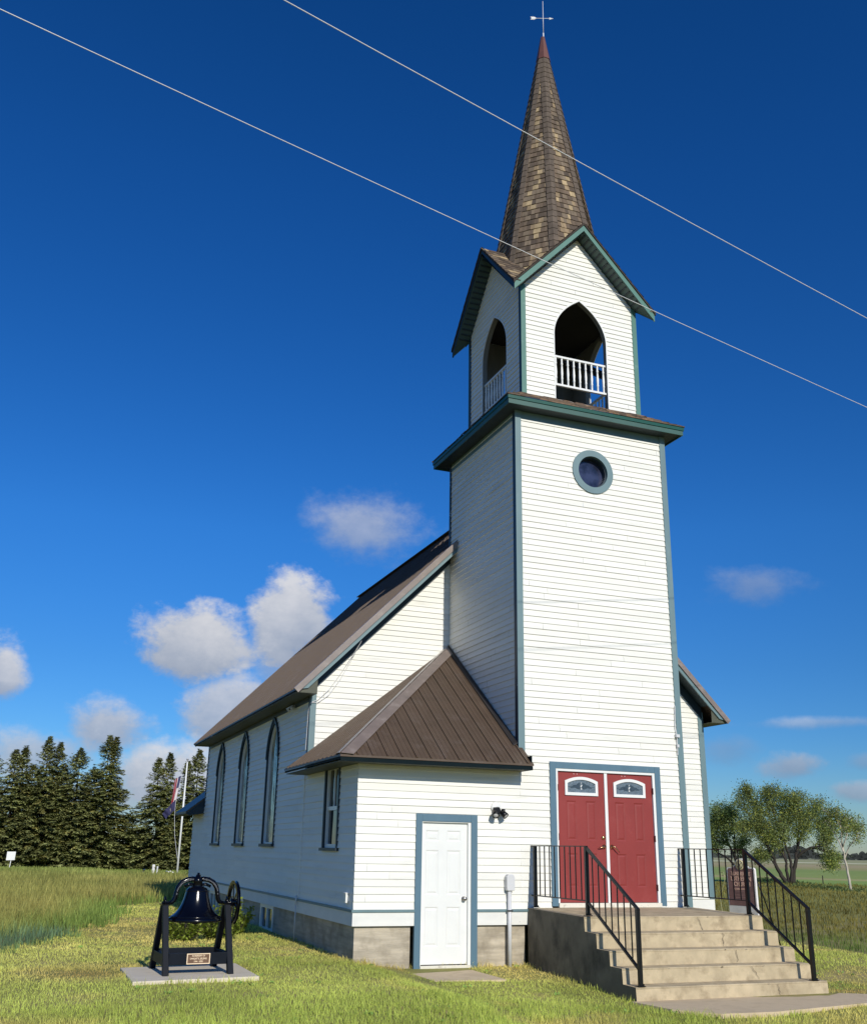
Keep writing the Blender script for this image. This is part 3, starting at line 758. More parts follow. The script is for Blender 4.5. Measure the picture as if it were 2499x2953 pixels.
# annex roof behind
mb = MB()
for sg in (-1, 1):
    e = XV - .5 if sg < 0 else XR + .5; ze = 2.20
    P = [V((e, YB + .03, ze)), V((e, 16.2, ze)), V((XC, 16.2, 6.0)), V((XC, YB + .03, 6.0))]
    mb.prism(P, (0, 0, -.06))
ar = mb.build('annex_roof', M['metalroof'], CH)
mb = MB()
for sg in (-1, 1):
    e = XV - .5 if sg < 0 else XR + .5; i = XV if sg < 0 else XR
    k = (6.0 - 2.2) / (XC - XV + .5)
    zi = 2.2 + .5 * k
    mb = MB(); mb.prism([V((e, YB + .035, 2.135)), V((i, YB + .035, zi - .065)), V((i, YB + .035, 2.15)), V((e + (.08 if sg < 0 else -.08), YB + .035, 2.10))], Y * 2.1)
    mb.build('annex_soffit', M['darkteal'], ar)  # nave's shadow put into the dark teal colour

# ---------------------------------------------------------------- vestibule roof (quarter hip)
q_ = .433; ZE, ZP = 2.632, 5.13; FRx = .035
Ap = V((0, YN, ZP)); FL = V((XV - q_, -q_, ZE)); BL = V((XV - q_, YN - .003, ZE)); FR = V((FRx, -q_, ZE))
fs = (ZP - ZE) / (YN + q_); ls = (ZP - ZE) / (-(XV - q_))
mb = MB()
mb.prism([FL, FR, V((FRx, -.024, ZE + fs * (q_ - .024))), V((-.024, -.024, ZE + fs * (q_ - .024))), V((-.024, YN - .03, ZP - .02))], (0, 0, -.03))
mb.prism([FL, V((-.024, YN - .03, ZP - .02)), V((-.024, YN - .03, ZP - .02)) - V((.02, 0, 0.016)), BL], (0, 0, -.03))
d = V((0, 1, fs)).normalized(); up = V((0, -fs, 1)).normalized()
x = FRx - .10
while x > FL.x + .12:
    t = (x - FL.x) / (0 - FL.x); yend = -q_ + (YN + q_) * min(1, t) - .06
    if x > -.03: yend = -.03
    L = (yend + q_) / d.y
    if L > .05:
        mb.obox(V((x, -q_, ZE)) + d * L / 2 + up * .008, d * (L / 2), X * .012, up * .011)
        for qx in (.076, .152):
            if x - qx > FL.x + .1: 
                t2 = (x - qx - FL.x) / (0 - FL.x); L2 = ((YN + q_) * min(1, t2) - .08) / d.y
                if x - qx < -.03: mb.obox(V((x - qx, -q_, ZE)) + d * L2 / 2 + up * .002, d * (L2 / 2), X * .005, up * .003)
    x -= .235
d2 = V((1, 0, ls)).normalized(); up2 = V((-ls, 0, 1)).normalized()
y = -q_ + .2
while y < YN - .05:
    t = (y + q_) / (YN + q_); L = (-FL.x) * t / d2.x - .05
    if L > .05: mb.obox(V((FL.x, y, ZE)) + d2 * L / 2 + up2 * .008, d2 * (L / 2), Y * .012, up2 * .011)
    y += .235
vr = mb.build('vestibule_roof', M['metalroof'], CH)
mb = MB(); hd = (Ap - FL); 
for nrm, sd_ in ((up, X), (up2, Y)):
    s = sd_.copy(); s = s - nrm * s.dot(nrm); hn = hd.normalized(); s = (s - hn * s.dot(hn)).normalized()
    if s.dot(sd_) < 0: s = -s
    a0, a1 = FL + nrm * .024, V((-.03, YN - .05, ZP - .03)) + nrm * .024
    if sd_ is X:
        mb.prism([a0, a0 + s * .17 + hn * .1, a1 + s * .17 - hn * .2, a1], nrm * .006)
        mb.build('hip_cap', M['metaltrim'], vr); mb = MB()
    else:
        mb.prism([a0, a0 + s * .11 + hn * .1, a1 + s * .11 - hn * .12, a1], nrm * .006); mb.build('hip_cap', mat('lit_pale_flashing', (.36, .31, .265), .4, .15, 6), vr)  # lit line along the hip put into a paler colour
mb = MB()
mb.prism([V((-.024, YN - .02, ZP + .03)), V((-.024, .0, ZE + fs * q_ + .05)), V((-.11, .0, ZE + fs * q_ + .012)), V((-.11, YN - .2, ZP - .12))], (-.004, 0, .010))
mb.build('step_flashing', mat('dark_flashing', (.03, .026, .024), .45), vr)
mb = MB()
zf = ZE - .032
mb.box(FL.x + .012, FRx - .012, -q_ + .012, -q_ + .035, zf - .062, zf)
mb.box(FL.x + .012, FL.x + .035, -q_ + .0352, YN - .01, zf - .03, zf)
mb.box(FRx - .035, FRx - .012, -q_ + .0352, -.024, zf - .062, zf + .16)
mb.build('eave_fascia', mat('shaded_teal_fascia', (.004, .011, .014), .7, .15, 5, spec=.1), vr)  # near-black colour carries the shade of the metal overhang
mb = MB(); mb.box(FL.x + .036, FRx - .036, -q_ + .036, .0, zf - .055, zf - .045); mb.box(FL.x + .036, XV, .0005, YN - .01, zf - .0552, zf - .0452)
mb.build('eave_soffit', OLIVE, vr)

# ---------------------------------------------------------------- wall fittings
fl = empty('flood_light', (-.44, 0, 1.95), 'twin-head motion flood light, dark body on white plate, between side door and front doors', 'light')
mb = MB(); mb.lathe((0, -.012, .02), [(.001, .03), (.075, .03), (.085, .02), (.085, 0)], 24, -Y); mb.build('mount_plate', M['white'], fl, local=True)
mb = MB(); mb.prism([V((-.07, -.042, -.06)), V((.05, -.042, -.075)), V((.06, -.042, -.03)), V((.03, -.042, .03)), V((-.06, -.042, .02))], (0, -.06, -.01)); mb.build('housing', M['blackmetal'], fl, local=True, bevel=.008)
for hx, hz, d in ((-.06, -.10, V((-.25, -.75, -.6))), (.085, -.10, V((.45, -.6, -.65)))):
    d = d.normalized(); c = V((hx * .9, -.12, hz + .03))
    mb = MB(); mb.tube([V((hx * .5, -.09, -.05)), c], .014, 8); mb.lathe(c - d * .02, [(.001, 0), (.035, 0), (.048, .03), (.052, .095), (.046, .095), (.04, .07)], 16, d); h = mb.build('lamp_head', M['blackmetal'], fl, local=True)
    mb = MB(); mb.lathe(c + d * .055, [(.047, 0), (.04, .012), (.02, .02), (.001, .022)], 16, d); mb.build('lens', M['lens'], h, local=True)
mb = MB(); mb.lathe(V((.09, -.10, -.03)), [(.012, -.03), (.03, -.02), (.03, .02), (.022, .03)], 12, V((1, -.3, 0))); mb.build('motion_sensor', M['blackmetal'], fl, local=True)

sl = empty('security_light', (XV, 4.2, 3.90), 'grey twin security light under the nave eave beside the nearest lancet window', 'light')
mb = MB(); mb.box(-.03, -.012, -.09, .09, -.05, .06); mb.box(-.09, -.03, -.05, .05, -.03, .03); mb.build('housing', M['pvc'], sl, local=True)
for s in (-.09, .09):
    mb = MB(); mb.lathe((-.11, s, -.03), [(.02, -.06), (.04, -.02), (.045, .05), (.03, .052)], 12, V((-.7, s * 3, -.5)).normalized()); mb.build('lamp_head', M['pvc'], sl, local=True)

ur = empty('utility_riser', (-.235, -.06, -.37), 'white plastic cable riser pipe with capped box against the foundation beside the steps', 'pipe')
mb = MB(); mb.tube([(0, 0, 0), (.004, 0, 1.10)], .031, 14); mb.build('pipe', M['pvc'], ur, local=True)
mb = MB(); P = lambda x, z: V((x, -.055, z))
mb.prism([P(-.045, 1.10), P(.06, 1.10), P(.076, 1.12), P(.076, 1.30), P(.05, 1.34), P(-.035, 1.34), P(-.062, 1.30), P(-.062, 1.12)], (0, .095, 0)); mb.build('cap_box', M['pvc'], ur, local=True, bevel=.008)
mb = MB(); mb.box(-.045, .045, -.036, .05, .80, .825); mb.build('strap', M['nickel'], ur, local=True)

ob = MB(); ob.box(-.055, -.012, -.05, .05, -.075, .055); ob.box(-.065, -.010, -.056, .056, .0555, .07)
ob.build('outlet_box', M['white'], None, 'small white weatherproof outlet box low on the vestibule side wall', 'outlet', loc=(XV, .293, .615), local=True, bevel=.004)
mb = MB(); mb.tube([(0, 0, 0), (0, 0, .7)], .011, 8); mb.tube([(0, 0, .6), (.0, 0, .76)], .016, 8)
mb.build('conduit', M['pvc'], None, 'thin grey conduit running down the left foundation below the wall seam', 'pipe', loc=(XV - .055, 3.16, -.24), local=True)
sc = MB()
for k, dz in ((0, 0), (1, .05)):
    sc.tube([(-1.93, YN - .38, 5.0), (-2.02, YN - .1, 4.75 - dz), (-2.2, YN - .05, 4.43 - dz * 2), (-2.42, YN - .05, 4.10 - dz * 2), (-2.62, YN - .05, 3.90 - dz), (-2.75, YN - .045, 3.84), (-2.76, YN + .06, 3.7), (-2.762, YN + .1, 3.0)], .006, 6)
sc.build('service_cable', M['alu'], None, 'pale drooping service cables from the left nave rake down to the corner board', 'cable')
sc = MB(); sc.tube([(XT - .10, -.035, 3.8), (XT - .12, -.04, 3.45), (XT - .10, -.045, 3.28), (XT - .10, -.04, 2.95)], .007, 6); sc.box(XT - .13, XT - .06, -.075, -.023, 3.25, 3.30); sc.box(XT - .11, XT - .07, -.055, -.023, 3.08, 3.13)
sc.build('cable_bracket', M['pvc'], None, 'small pale insulators and dangling wire on the tower right corner board', 'cable')

# ---------------------------------------------------------------- concrete steps
ST = empty('concrete_steps', (1.63, -1.5, -.46), 'cracked concrete entrance steps with a landing in front of the red doors', 'steps')
sx0, sx1 = .10, 3.16
prof = [(-.023, .478), (-1.753, .456), (-1.765, .267), (-2.068, .262), (-2.08, .072), (-2.393, .072), (-2.405, -.112), (-2.69, -.112), (-2.702, -.297), (-3.0, -.30), (-3.012, -.47)]
mb = MB()
mb.cur = 0
for i in range(len(prof) - 1):
    (y0, z0), (y1, z1) = prof[i], prof[i + 1]
    n = 24
    for k in range(n):
        xa, xb = sx0 + (sx1 - sx0) * k / n, sx0 + (sx1 - sx0) * (k + 1) / n
        mb.idx([(xa, y0, z0), (xb, y0, z0), (xb, y1, z1), (xa, y1, z1)], [(0, 1, 2, 3)])
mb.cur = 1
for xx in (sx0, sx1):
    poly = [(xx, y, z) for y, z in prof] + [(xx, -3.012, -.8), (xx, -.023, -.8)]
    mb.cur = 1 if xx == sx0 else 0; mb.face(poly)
# pale rounded nosings: thin lip along each edge
mb.cur = 0
for (y, z) in prof[1::2]:
    mb.tube([(sx0 + .004, y + .012, z - .013), (sx1 - .004, y + .012, z - .013)], .017, 8)
mb.cur = 2
def crack(pts):
    for p, q in zip(pts, pts[1:]):
        p, q = V(p), V(q); dd = (q - p).normalized(); sd_ = dd.cross(Y if abs(dd.y) < .9 else Z).normalized() * random.uniform(.0015, .0035)
        mb.face([p - sd_, q - sd_, q + sd_, p + sd_])
def riser_crack(x, y, z0, z1, drift):
    n = 6; pts = [(x + drift * i / n + random.uniform(-.02, .02), y - .006, z0 + (z1 - z0) * i / n) for i in range(n + 1)]; crack(pts)
riser_crack(1.98, -1.767, .44, .27, .10); riser_crack(2.18, -2.084, .25, .08, .0); riser_crack(2.15, -2.41, .06, -.1, .0); riser_crack(2.13, -2.707, -.12, -.29, .13); riser_crack(2.3, -3.016, -.31, -.46, .03)
mb.cur = 3
def blob(x, y, z, rx, ry, up):
    n = 9; a = [random.uniform(.6, 1.15) for _ in range(n)]
    mb.face([V((x + rx * a[k] * cos(2 * pi * k / n), y + (ry * a[k] * sin(2 * pi * k / n) if up else 0), z + (0 if up else ry * a[k] * sin(2 * pi * k / n)))) for k in range(n)])
for px_ in (.19, 2.962):
    blob(px_, -1.70, .4605, .075, .05, True); blob(px_ + .01, -2.97, -.2955, .08, .035, True)
mb.cur = 4
for k in range(26):
    (y, z) = random.choice(prof[1::2]); x = random.uniform(sx0 + .05, sx1 - .05); w = random.uniform(.008, .03)
    mb.face([V((x - w, y - .0065, z - .012)), V((x - w * .4, y - .0065, z - .012 - w * .5)), V((x + w * .8, y - .0065, z - .014)), V((x + w * .3, y - .0065, z - .004))])
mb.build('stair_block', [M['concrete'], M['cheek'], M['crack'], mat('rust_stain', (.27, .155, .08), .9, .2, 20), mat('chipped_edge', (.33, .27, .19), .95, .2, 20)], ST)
mb = MB(); mb.prism([V((.02, -3.005, -.62)), V((3.17, -3.005, -.62)), V((3.35, -3.0, -.62)), V((4.3, -3.55, -.62)), V((3.05, -3.86, -.62)), (1.3, -4.17, -.62), (.55, -4.13, -.62), (.15, -3.7, -.62)], (0, 0, .163))
mb.build('concrete_apron', M['apron'], None, 'flat concrete apron at the foot of the entrance steps', 'paving')
mb = MB(); mb.prism([V((-1.98, -.03, -.45)), V((-.95, -.03, -.45)), V((-.94, -1.4, -.45)), V((-1.99, -1.33, -.45))], (0, 0, .092)); mb.build('door_pad', M['apron'], None, 'small concrete pad in the grass below the white side door', 'paving')

# handrails
def make_rail(x, label):
    r = empty('handrail', (x, -1.73, .475), label, 'handrail', 'handrails beside the entrance steps')
    P1, P2, P3 = (-.12, .492, 1.40), (-1.71, .47, 1.387), (-2.975, -.29, .626)
    loc = lambda y, z: V((0, y + 1.73, z - .475))
    for i, (y, z0, z1) in enumerate((P1, P2, P3)):
        mb = MB(); mb.obox(loc(y, (z0 + z1) / 2), X * .0255, Y * .0255, Z * ((z1 - z0) / 2)); p = mb.build('post', M['blackmetal'], r, local=True, bevel=.003)
        mb = MB(); mb.obox(loc(y, z0 + .004), X * .05, Y * .045, Z * .004)
        for sx in (-.035, .035): mb.tube([loc(y - .02, z0 + .008) + X * sx, loc(y - .02, z0 + .03) + X * sx], .008, 6)
        mb.build('base_plate', M['blackmetal'], p, local=True)
    mb = MB(); mb.obox(loc((-.02 - 1.71) / 2, 1.40), X * .021, Y * .86, Z * .007)
    mb.bar(loc(-1.69, 1.395), loc(-3.0, .618), .042, .03); mb.build('top_rail', M['blackmetal'], r, local=True)
    mb = MB(); mb.obox(loc((-.02 - 1.71) / 2, .665), X * .018, Y * .85, Z * .008); mb.bar(loc(-1.71, .655), loc(-2.975, -.105), .036, .028)
    mb.build('bottom_rail', M['blackmetal'], r, local=True)
    for k in range(9):
        y = -.12 - 1.59 * (k + 1) / 10
        mb = MB(); mb.obox(loc(y, 1.03), X * .007, Y * .007, Z * .365); mb.build('baluster', M['blackmetal'], r, local=True)
    for k in range(7):
        t = (k + 1) / 8; y = -1.71 - 1.265 * t; zt = 1.39 - .764 * t; zb = .655 - .76 * t
        mb = MB(); mb.obox(loc(y, (zt + zb) / 2), X * .007, Y * .007, Z * ((zt - zb) / 2)); mb.build('baluster', M['blackmetal'], r, local=True)
    return r
def copy_tree(o, parent=None):
    c = o.copy(); COL.objects.link(c)
    if parent: c.parent = parent
    for ch in list(o.children): copy_tree(ch, c)
    return c
r1 = make_rail(.19, 'black steel handrail on the side door side of the steps, crossing the red doors')
r2 = copy_tree(r1); r2.location.x = 2.962; r2['label'] = 'black steel handrail on the far side of the steps, in front of the church sign'

# ---------------------------------------------------------------- memorial bell
pad = MB(); pc = [V((-5.965, -1.87, 0)), V((-4.432, -1.675, 0)), V((-4.438, -.20, 0)), V((-5.972, -.42, 0))]
pad.prism([p + Z * -.42 for p in pc], (0, 0, .22)); pad.build('bell_pad', M['slab'], None, 'pale concrete slab in the lawn under the black bell', 'slab', bevel=.008)
BE = empty('memorial_bell', (-5.165, -.965, -.20), 'black cast bell with flywheel in a steel A-frame bearing a bronze plaque', 'bell', rz=rad(4))
LX, LY, LZ = .40, .425, .79
for sx in (-1, 1):
    for sy in (-1, 1):
        mb = MB(); a, b = V((sx * LX, sy * LY, 0)), V((sx * LX, sy * .045, LZ)); h = Y * .037
        s = X * .037
        mb.idx([a - h - s, a + h - s, a + h + s, a - h + s, b - h - s, b + h - s, b + h + s, b - h + s], [(0, 1, 2, 3), (4, 5, 6, 7), (0, 1, 5, 4), (1, 2, 6, 5), (2, 3, 7, 6), (3, 0, 4, 7)])
        mb.build('leg', M['bluesteel'], BE, local=True, bevel=.005)
yb = lambda z: LY - (LY - .045) * z / LZ
for sy in (-1, 1):
    mb = MB(); y = sy * yb(.18); mb.box(-LX + .037, LX - .037, y - .03, y + .03, .11, .245); mb.build('cross_beam', M['bluesteel'], BE, local=True, bevel=.004)
for sx in (-1, 1):
    mb = MB(); y = yb(.18) - .03; mb.box(sx * LX - .03, sx * LX + .03, -y, y, .11, .235); mb.build('side_beam', M['bluesteel'], BE, local=True, bevel=.004)
    mb = MB(); mb.box(sx * LX - .05, sx * LX + .05, -.085, .085, LZ - .005, LZ + .012)
    mb.tube([V((sx * LX - .028 * 0, -.035, LZ)), V((sx * LX, -.035, LZ + .05)), V((sx * LX, 0, LZ + .085)), V((sx * LX, .035, LZ + .05)), V((sx * LX, .035, LZ))], .014, 8); mb.build('bearing', M['blackgloss'], BE, local=True)
bz = .0
mb = MB(); mb.lathe((0, 0, 0), [(.30, .60), (.335, .588), (.342, .60), (.338, .625), (.30, .655), (.255, .69), (.215, .74), (.185, .80), (.165, .86), (.150, .92), (.140, .955), (.134, .975), (.115, .992), (.085, 1.0), (.082, 1.01), (.05, 1.012), (.001, 1.012)], 56)
mb.lathe((0, 0, 0), [(.30, .60), (.25, .68), (.19, .77), (.13, .93), (.001, .97)], 40)
bell = mb.build('bell', M['blackgloss'], BE, local=True)
mb = MB()
for zz, rr in ((.645, .312), (.955, .141)): mb.lathe((0, 0, 0), [(rr, zz - .008), (rr + .006, zz), (rr, zz + .008)], 48)
mb.build('moulding_band', M['blackgloss'], bell, local=True)
mb = MB(); mb.tube([(0, 0, .95), (0.01, 0, .66)], .012, 8); mb.lathe((0.01, 0, .60), [(.001, -.055), (.035, -.045), (.05, 0), (.035, .045), (.001, .055)], 16); mb.build('clapper', M['blackmetal'], bell, local=True)
mb = MB()
for sx in (-1, 1):
    pts = [(0, 1.095), (.07, 1.10), (.14, 1.092), (.205, 1.06), (.248, 1.0), (.268, .93), (.278, .875), (.292, .835), (.318, .815), (.345, .812)]
    pp = [V((sx * x, 0, z)) for x, z in pts]
    mb.tube(pp, [.032, .032, .031, .031, .030, .030, .030, .030, .026, .02], 12)
    mb.tube([V((sx * x, 0, z - .05)) for x, z in ((.04, 1.08), (.11, 1.085), (.17, 1.058))], .018, 10)
    mb.tube([V((sx * .33, 0, .812)), V((sx * (.55 if sx > 0 else .44), 0, .812))], .017, 12)
mb.lathe((0, 0, 0), [(.06, 1.01), (.055, 1.05), (.06, 1.06), (.06, 1.12), (.035, 1.125), (.032, 1.15), (.018, 1.152), (.016, 1.175), (.001, 1.178)], 20)
mb.build('yoke', M['blackgloss'], BE, local=True)
# cast texture on yoke (raised dots standing for worn lettering)
mb = MB()
for sx in (-1, 1):
    for k in range(16):
        t = k / 15; a = rad(78) * t
        x = .07 + .2 * sin(a) * 1.0; z = .905 + .19 * cos(a) if a < 1.2 else 1.01 - .1 * (t - .85) * 6
        mb.obox(V((sx * x, -.032, z)), X * .006, Y * .004, Z * random.choice([.008, .012]))
mb.build('cast_lettering', mat('worn_cast_relief', (.10, .10, .11), .3, .1, 5), BE, local=True)
mb = MB(); wx, wr = .49, .258
ringp = [V((wx, wr * cos(2 * pi * k / 40), .812 + wr * sin(2 * pi * k / 40))) for k in range(41)]
for k in range(40):
    a, b = ringp[k], ringp[k + 1]; ca, cb = (a - V((wx, 0, .812))).normalized(), (b - V((wx, 0, .812))).normalized()
    prof_ = [(-.022, .012), (-.022, -.028), (.022, -.028), (.022, .012), (.008, -.008), (-.008, -.008)]
    for i in range(6):
        (u0, v0), (u1, v1) = prof_[i], prof_[(i + 1) % 6]
        mb.face([a + X * u0 + ca * v0, a + X * u1 + ca * v1, b + X * u1 + cb * v1, b + X * u0 + cb * v0])
for k in range(6):
    a = 2 * pi * k / 6 + .3; c = V((wx, 0, .812)); dd = V((0, cos(a), sin(a)))
    mb.bar(c + dd * .03, c + dd * (wr - .02), .024, .012, up=X)
mb.lathe((wx - .04, 0, .812), [(.001, 0), (.045, 0), (.045, .08), (.025, .085), (.025, .10), (.001, .10)], 20, X)
mb.build('flywheel', M['blackgloss'], BE, local=True)
pl = MB(); yp = -yb(.18) - .031; pl.box(-.145, .145, yp - .006, yp, .118, .240)
plq = pl.build('plaque', M['plaque'], BE, local=True)
mb = MB(); PP = lambda s, z, o: V((s, yp - .006 - o, z)); ring(mb, PP, rectp(-.145, .145, .118, .240), rectp(-.134, .134, .128, .230), 0, .004); mb.build('plaque_rim', M['gold'], plq, local=True)
for body, size, z, w in (('IN MEMORY OF', .026, .212, .9), ('DWIGHT E. JELSING', .029, .180, .82), ('1944 - 2020', .026, .148, .9)):
    mb = text(body, size, lambda x, y, zz, z=z, w=w: V((x * w, yp - .007 - max(0, zz), z + y)), 'lettering', M['gold'], plq, .0015); mb.build('lettering', M['gold'], plq, local=True)

# ---------------------------------------------------------------- church sign
CS = empty('church_sign', (4.6, .55, g1(4.6, .55)), 'faded maroon wooden church sign with round emblem on top, standing right of the steps', 'sign', rz=0)
th = rad(-14); sdv = V((-sin(th), -cos(th), 0)); snv = V((-cos(th), sin(th), 0))    # along the board to the viewer's right; facing the viewer
zb_ = g1(4.6, .55)
SGN = lambda s, z, o: sdv * s + snv * o + Z * (z - zb_)
half = [(.0, .48), (-.225, .48)]
def sign_outline(inset=0):
    c = .045; w = .30 - inset
    L = [(c - w, .47 + 0)] + [(c - w, .99)] + [(c - w + .03 * (1 - cos(a)) * 1.2, 1.06 + .05 * sin(a) - inset * .8) for a in (.4, .9, 1.5)] + [(c - .16, 1.115 - inset), (c - .12, 1.15 - inset)]
    top = [(c + (.105 - inset) * cos(a), 1.155 + (.105 - inset) * sin(a)) for a in [pi * (1 - k / 10) for k in range(11)]]
    R = [(2 * c - s, z) for s, z in L[::-1]]
    return L + top + R
mb = MB(); mb.prism([SGN(s, z, -.03) for s, z in sign_outline()], snv * .045); mb.build('board', M['signwhite'], CS, local=True)
mb = MB(); mb.prism([SGN(s, z, .0152) for s, z in sign_outline(.022)], snv * .004); mb.build('face_panel', M['signred'], CS, local=True)
mb = MB(); mb.prism([SGN(-.25, -.35 if False else zb_ - .0, -.028), SGN(.35, zb_, -.028), SGN(.35, .4695, -.028), SGN(-.25, .4695, -.028)], snv * .045); mb.build('base_board', M['signwhite'], CS, local=True)
mb = MB(); mb.lathe(SGN(.045, 1.155, .0195), [(.001, .01), (.085, .01), (.09, .004), (.09, 0)], 28, snv); em = mb.build('emblem', mat('cream_emblem', (.72, .62, .36), .6, .08, 9), CS, local=True)
mb = MB(); C0 = (.045, 1.155)
ring(mb, SGN, [(C0[0] + .070 * cos(t), C0[1] + .070 * sin(t)) for t in [2 * pi * k / 24 for k in range(24)]], [(C0[0] + .063 * cos(t), C0[1] + .063 * sin(t)) for t in [2 * pi * k / 24 for k in range(24)]], .0295, .0315)
mb.face([SGN(C0[0] + x, C0[1] + z, .0325) for x, z in ((-.02, .015), (.02, .015), (.015, -.02), (0, -.04), (-.015, -.02))])
for a in (.6, 2.5, 3.8, 5.4): mb.obox(SGN(C0[0] + .05 * cos(a), C0[1] + .05 * sin(a), .031), sdv * .008, snv * .001, Z * .006)
mb.build('emblem_mark', mat('emblem_dark', (.12, .10, .06), .7), em, local=True)
for body, size, s, z, w in (('TUNBRIDGE', .088, .045, 1.0, .86), ('LUTHERAN', .10, .045, .915, .86), ('CHURCH', .10, .065, .825, .84), ('CHURCH SERVICE', .042, .05, .745, .9)):
    mb = text(body, size, lambda x, y, zz, s=s, z=z, w=w: SGN(s + x * w, z + y, .0195 + max(0, zz)), 'l', None, None, .003); mb.build('lettering', M['signletter'], CS, local=True)
mb = MB()
for z, a, b in ((.705, -.1, .2), (.64, -.1, .22), (.60, -.09, .18)): mb.prism([SGN(a, z, .0195), SGN(b, z, .0195), SGN(b, z + .012, .0195), SGN(a, z + .012, .0195)], snv * .0015)
mb.build('worn_lines', mat('worn_pink_lines', (.33, .19, .17), .7, .2, 30), CS, local=True)
mb = MB(); mb.tube([SGN(.34, .89, -.04), SGN(.34, .6, -.2), SGN(.40, zb_, -.55)], .012, 8); mb.build('brace', M['blackmetal'], CS, local=True)
hk = MB(); hp = [SGN(-.31, g1(4.5, .5) + .0, .05), SGN(-.40, .48, .05), SGN(-.41, .58, .05), SGN(-.34, .74, .05), SGN(-.285, .88, .05), SGN(-.29, .96, .05)] 
hp += [SGN(-.325 + .03 * cos(t), .99 + .03 * sin(t), .05) for t in [-.3 + 2 * pi * k / 12 for k in range(12)]]
hk.tube(hp, .007, 6); hk.build('plant_hook', M['cord'], None, 'thin olive curled plant hook left of the maroon church sign', 'plant hook', loc=(4.6, .55, zb_), local=True)

# ---------------------------------------------------------------- overhead wires
wd_ = V((1.775, .438, .0042)).normalized()
for p, lab in ((V((-4.063, -6.15, 8.0)), 'lower white overhead wire crossing in front of the belfry'), (V((-3.436, -7.585, 8.0)), 'upper white overhead wire crossing in front of the spire')):
    mb = MB(); mb.tube([p + wd_ * t + Z * (.0006 * (t - 8) ** 2 - .02) for t in range(-26, 61, 3)], .005, 6)
    mb.build('overhead_wire', M['alu'], None, lab, 'wire', 'overhead wires')

# ---------------------------------------------------------------- flagpole and flags
fx, fy = -.07, 36.87; fz = g1(fx, fy)
FP = empty('flagpole', (fx, fy, fz), 'tall white flagpole with gold ball standing before the spruces', 'flagpole')
mb = MB(); mb.tube([(0, 0, 0), (.01, 0, 5.5)], [.055, .035], 12); mb.build('pole', M['flagpole'], FP, local=True)
mb = MB(); mb.lathe((0.01, 0, 5.62), [(.001, -.05), (.04, -.035), (.055, 0), (.04, .035), (.001, .05)], 14); mb.tube([(.01, 0, 5.48), (.01, 0, 5.58)], .02, 8); mb.bar((-.1, 0, 5.52), (.08, 0, 5.52), .03, .02); mb.build('finial', M['nickel'], FP, local=True)
mb = MB(); rp = [(-.1, 0, 5.5), (-.17, 0, 5.2), (-.22, 0, 4.8), (-.34, 0, 3.9), (-.38, 0, 3.5), (-.37, 0, 2.9), (-.28, 0, 2.0), (-.10, 0, 1.15), (-.04, 0, .9)]
mb.tube(rp, .008, 6); mb.build('halyard', M['alu'], FP, local=True)
def flag(name, top, bot, width, lean, colfn, label):
    mb = MB(); n, mct = 26, 14; top, bot = V(top), V(bot)
    for i in range(n):
        for j in range(mct):
            P = []
            for ii, jj in ((i, j), (i + 1, j), (i + 1, j + 1), (i, j + 1)):
                t, u = ii / n, jj / mct
                p = top.lerp(bot, t); fold = .05 * sin(u * 15 + t * 3) * (.3 + u)
                d = V(lean(t)) * (width * u)
                P.append(p + d + V((.02 * sin(u * 15), fold, 0)))
            mb.tint = colfn(i / n, (j + .5) / mct); mb.smooth = True; mb.face(P)
    return mb.build(name, M['cloth'], None, label, 'flag', loc=(fx, fy, fz), local=True)
def us(t, u):
    if t < .50 and u < .42: return (.05, .05, .14)
    return ((.42, .05, .07), (.85, .83, .82))[int(t * 13) % 2] if False else ((.42, .05, .07), (.85, .83, .82))[int(u * 7) % 2]
flag('striped_flag', (-.22, 0, 4.85), (-.37, 0, 3.7), .40, lambda t: V((-.80 + .2 * t, 0, -.62)), us, 'limp red and white striped flag with dark canton hanging on the halyard')
flag('navy_flag', (-.38, 0, 3.72), (-.38, 0, 3.2), .75, lambda t: V((-.80 + .25 * t, 0, -.62 - .35 * (1 - t))), lambda t, u: (.03, .03, .10) if not (.35 < t < .7 and .35 < u < .5) else (.25, .22, .2), 'dark blue flag blowing left below the striped flag')

# blank sign, cemetery posts, flowers
bs = empty('blank_sign', (-7.70, 46.2, g1(-7.7, 46.2)), 'blank white square panel on a slanted thin post at the left meadow edge', 'sign')
mb = MB(); mb.bar((0, 0, 0), (.06, 0, .62), .035, .035); mb.build('post', M['flagpole'], bs, local=True)
mb = MB(); mb.prism([V((-.20, -.02, .585)), V((.235, -.02, .60)), V((.25, -.02, 1.035)), V((-.19, -.02, 1.03))], (0, -.02, 0)); mb.build('panel', M['flagpole'], bs, local=True)
for x, y, h, w, lab in ((-.73, 40.8, .56, .17, 'wider of two rough white posts standing in the meadow left of the flagpole'), (-.52, 40.9, .47, .09, 'slimmer of two rough white posts, beside the flagpole')):
    mb = MB(); z = g1(x, y)
    n = 7
    pts = [V((0, 0, h * i / n)) for i in range(n + 1)]; mb.tube(pts, [w / 2 * random.uniform(.75, 1.1) for _ in pts], 7)
    mb.build('white_post', mat('peeling_white_bark', (.72, .70, .66), .8, .05, 8, dirt=(.15, .13, .11), dscale=16, dstretch=(1, 1, .5), dlo=.56, dhi=.62), None, lab, 'post', 'white posts in the meadow', loc=(x, y, z), local=True)
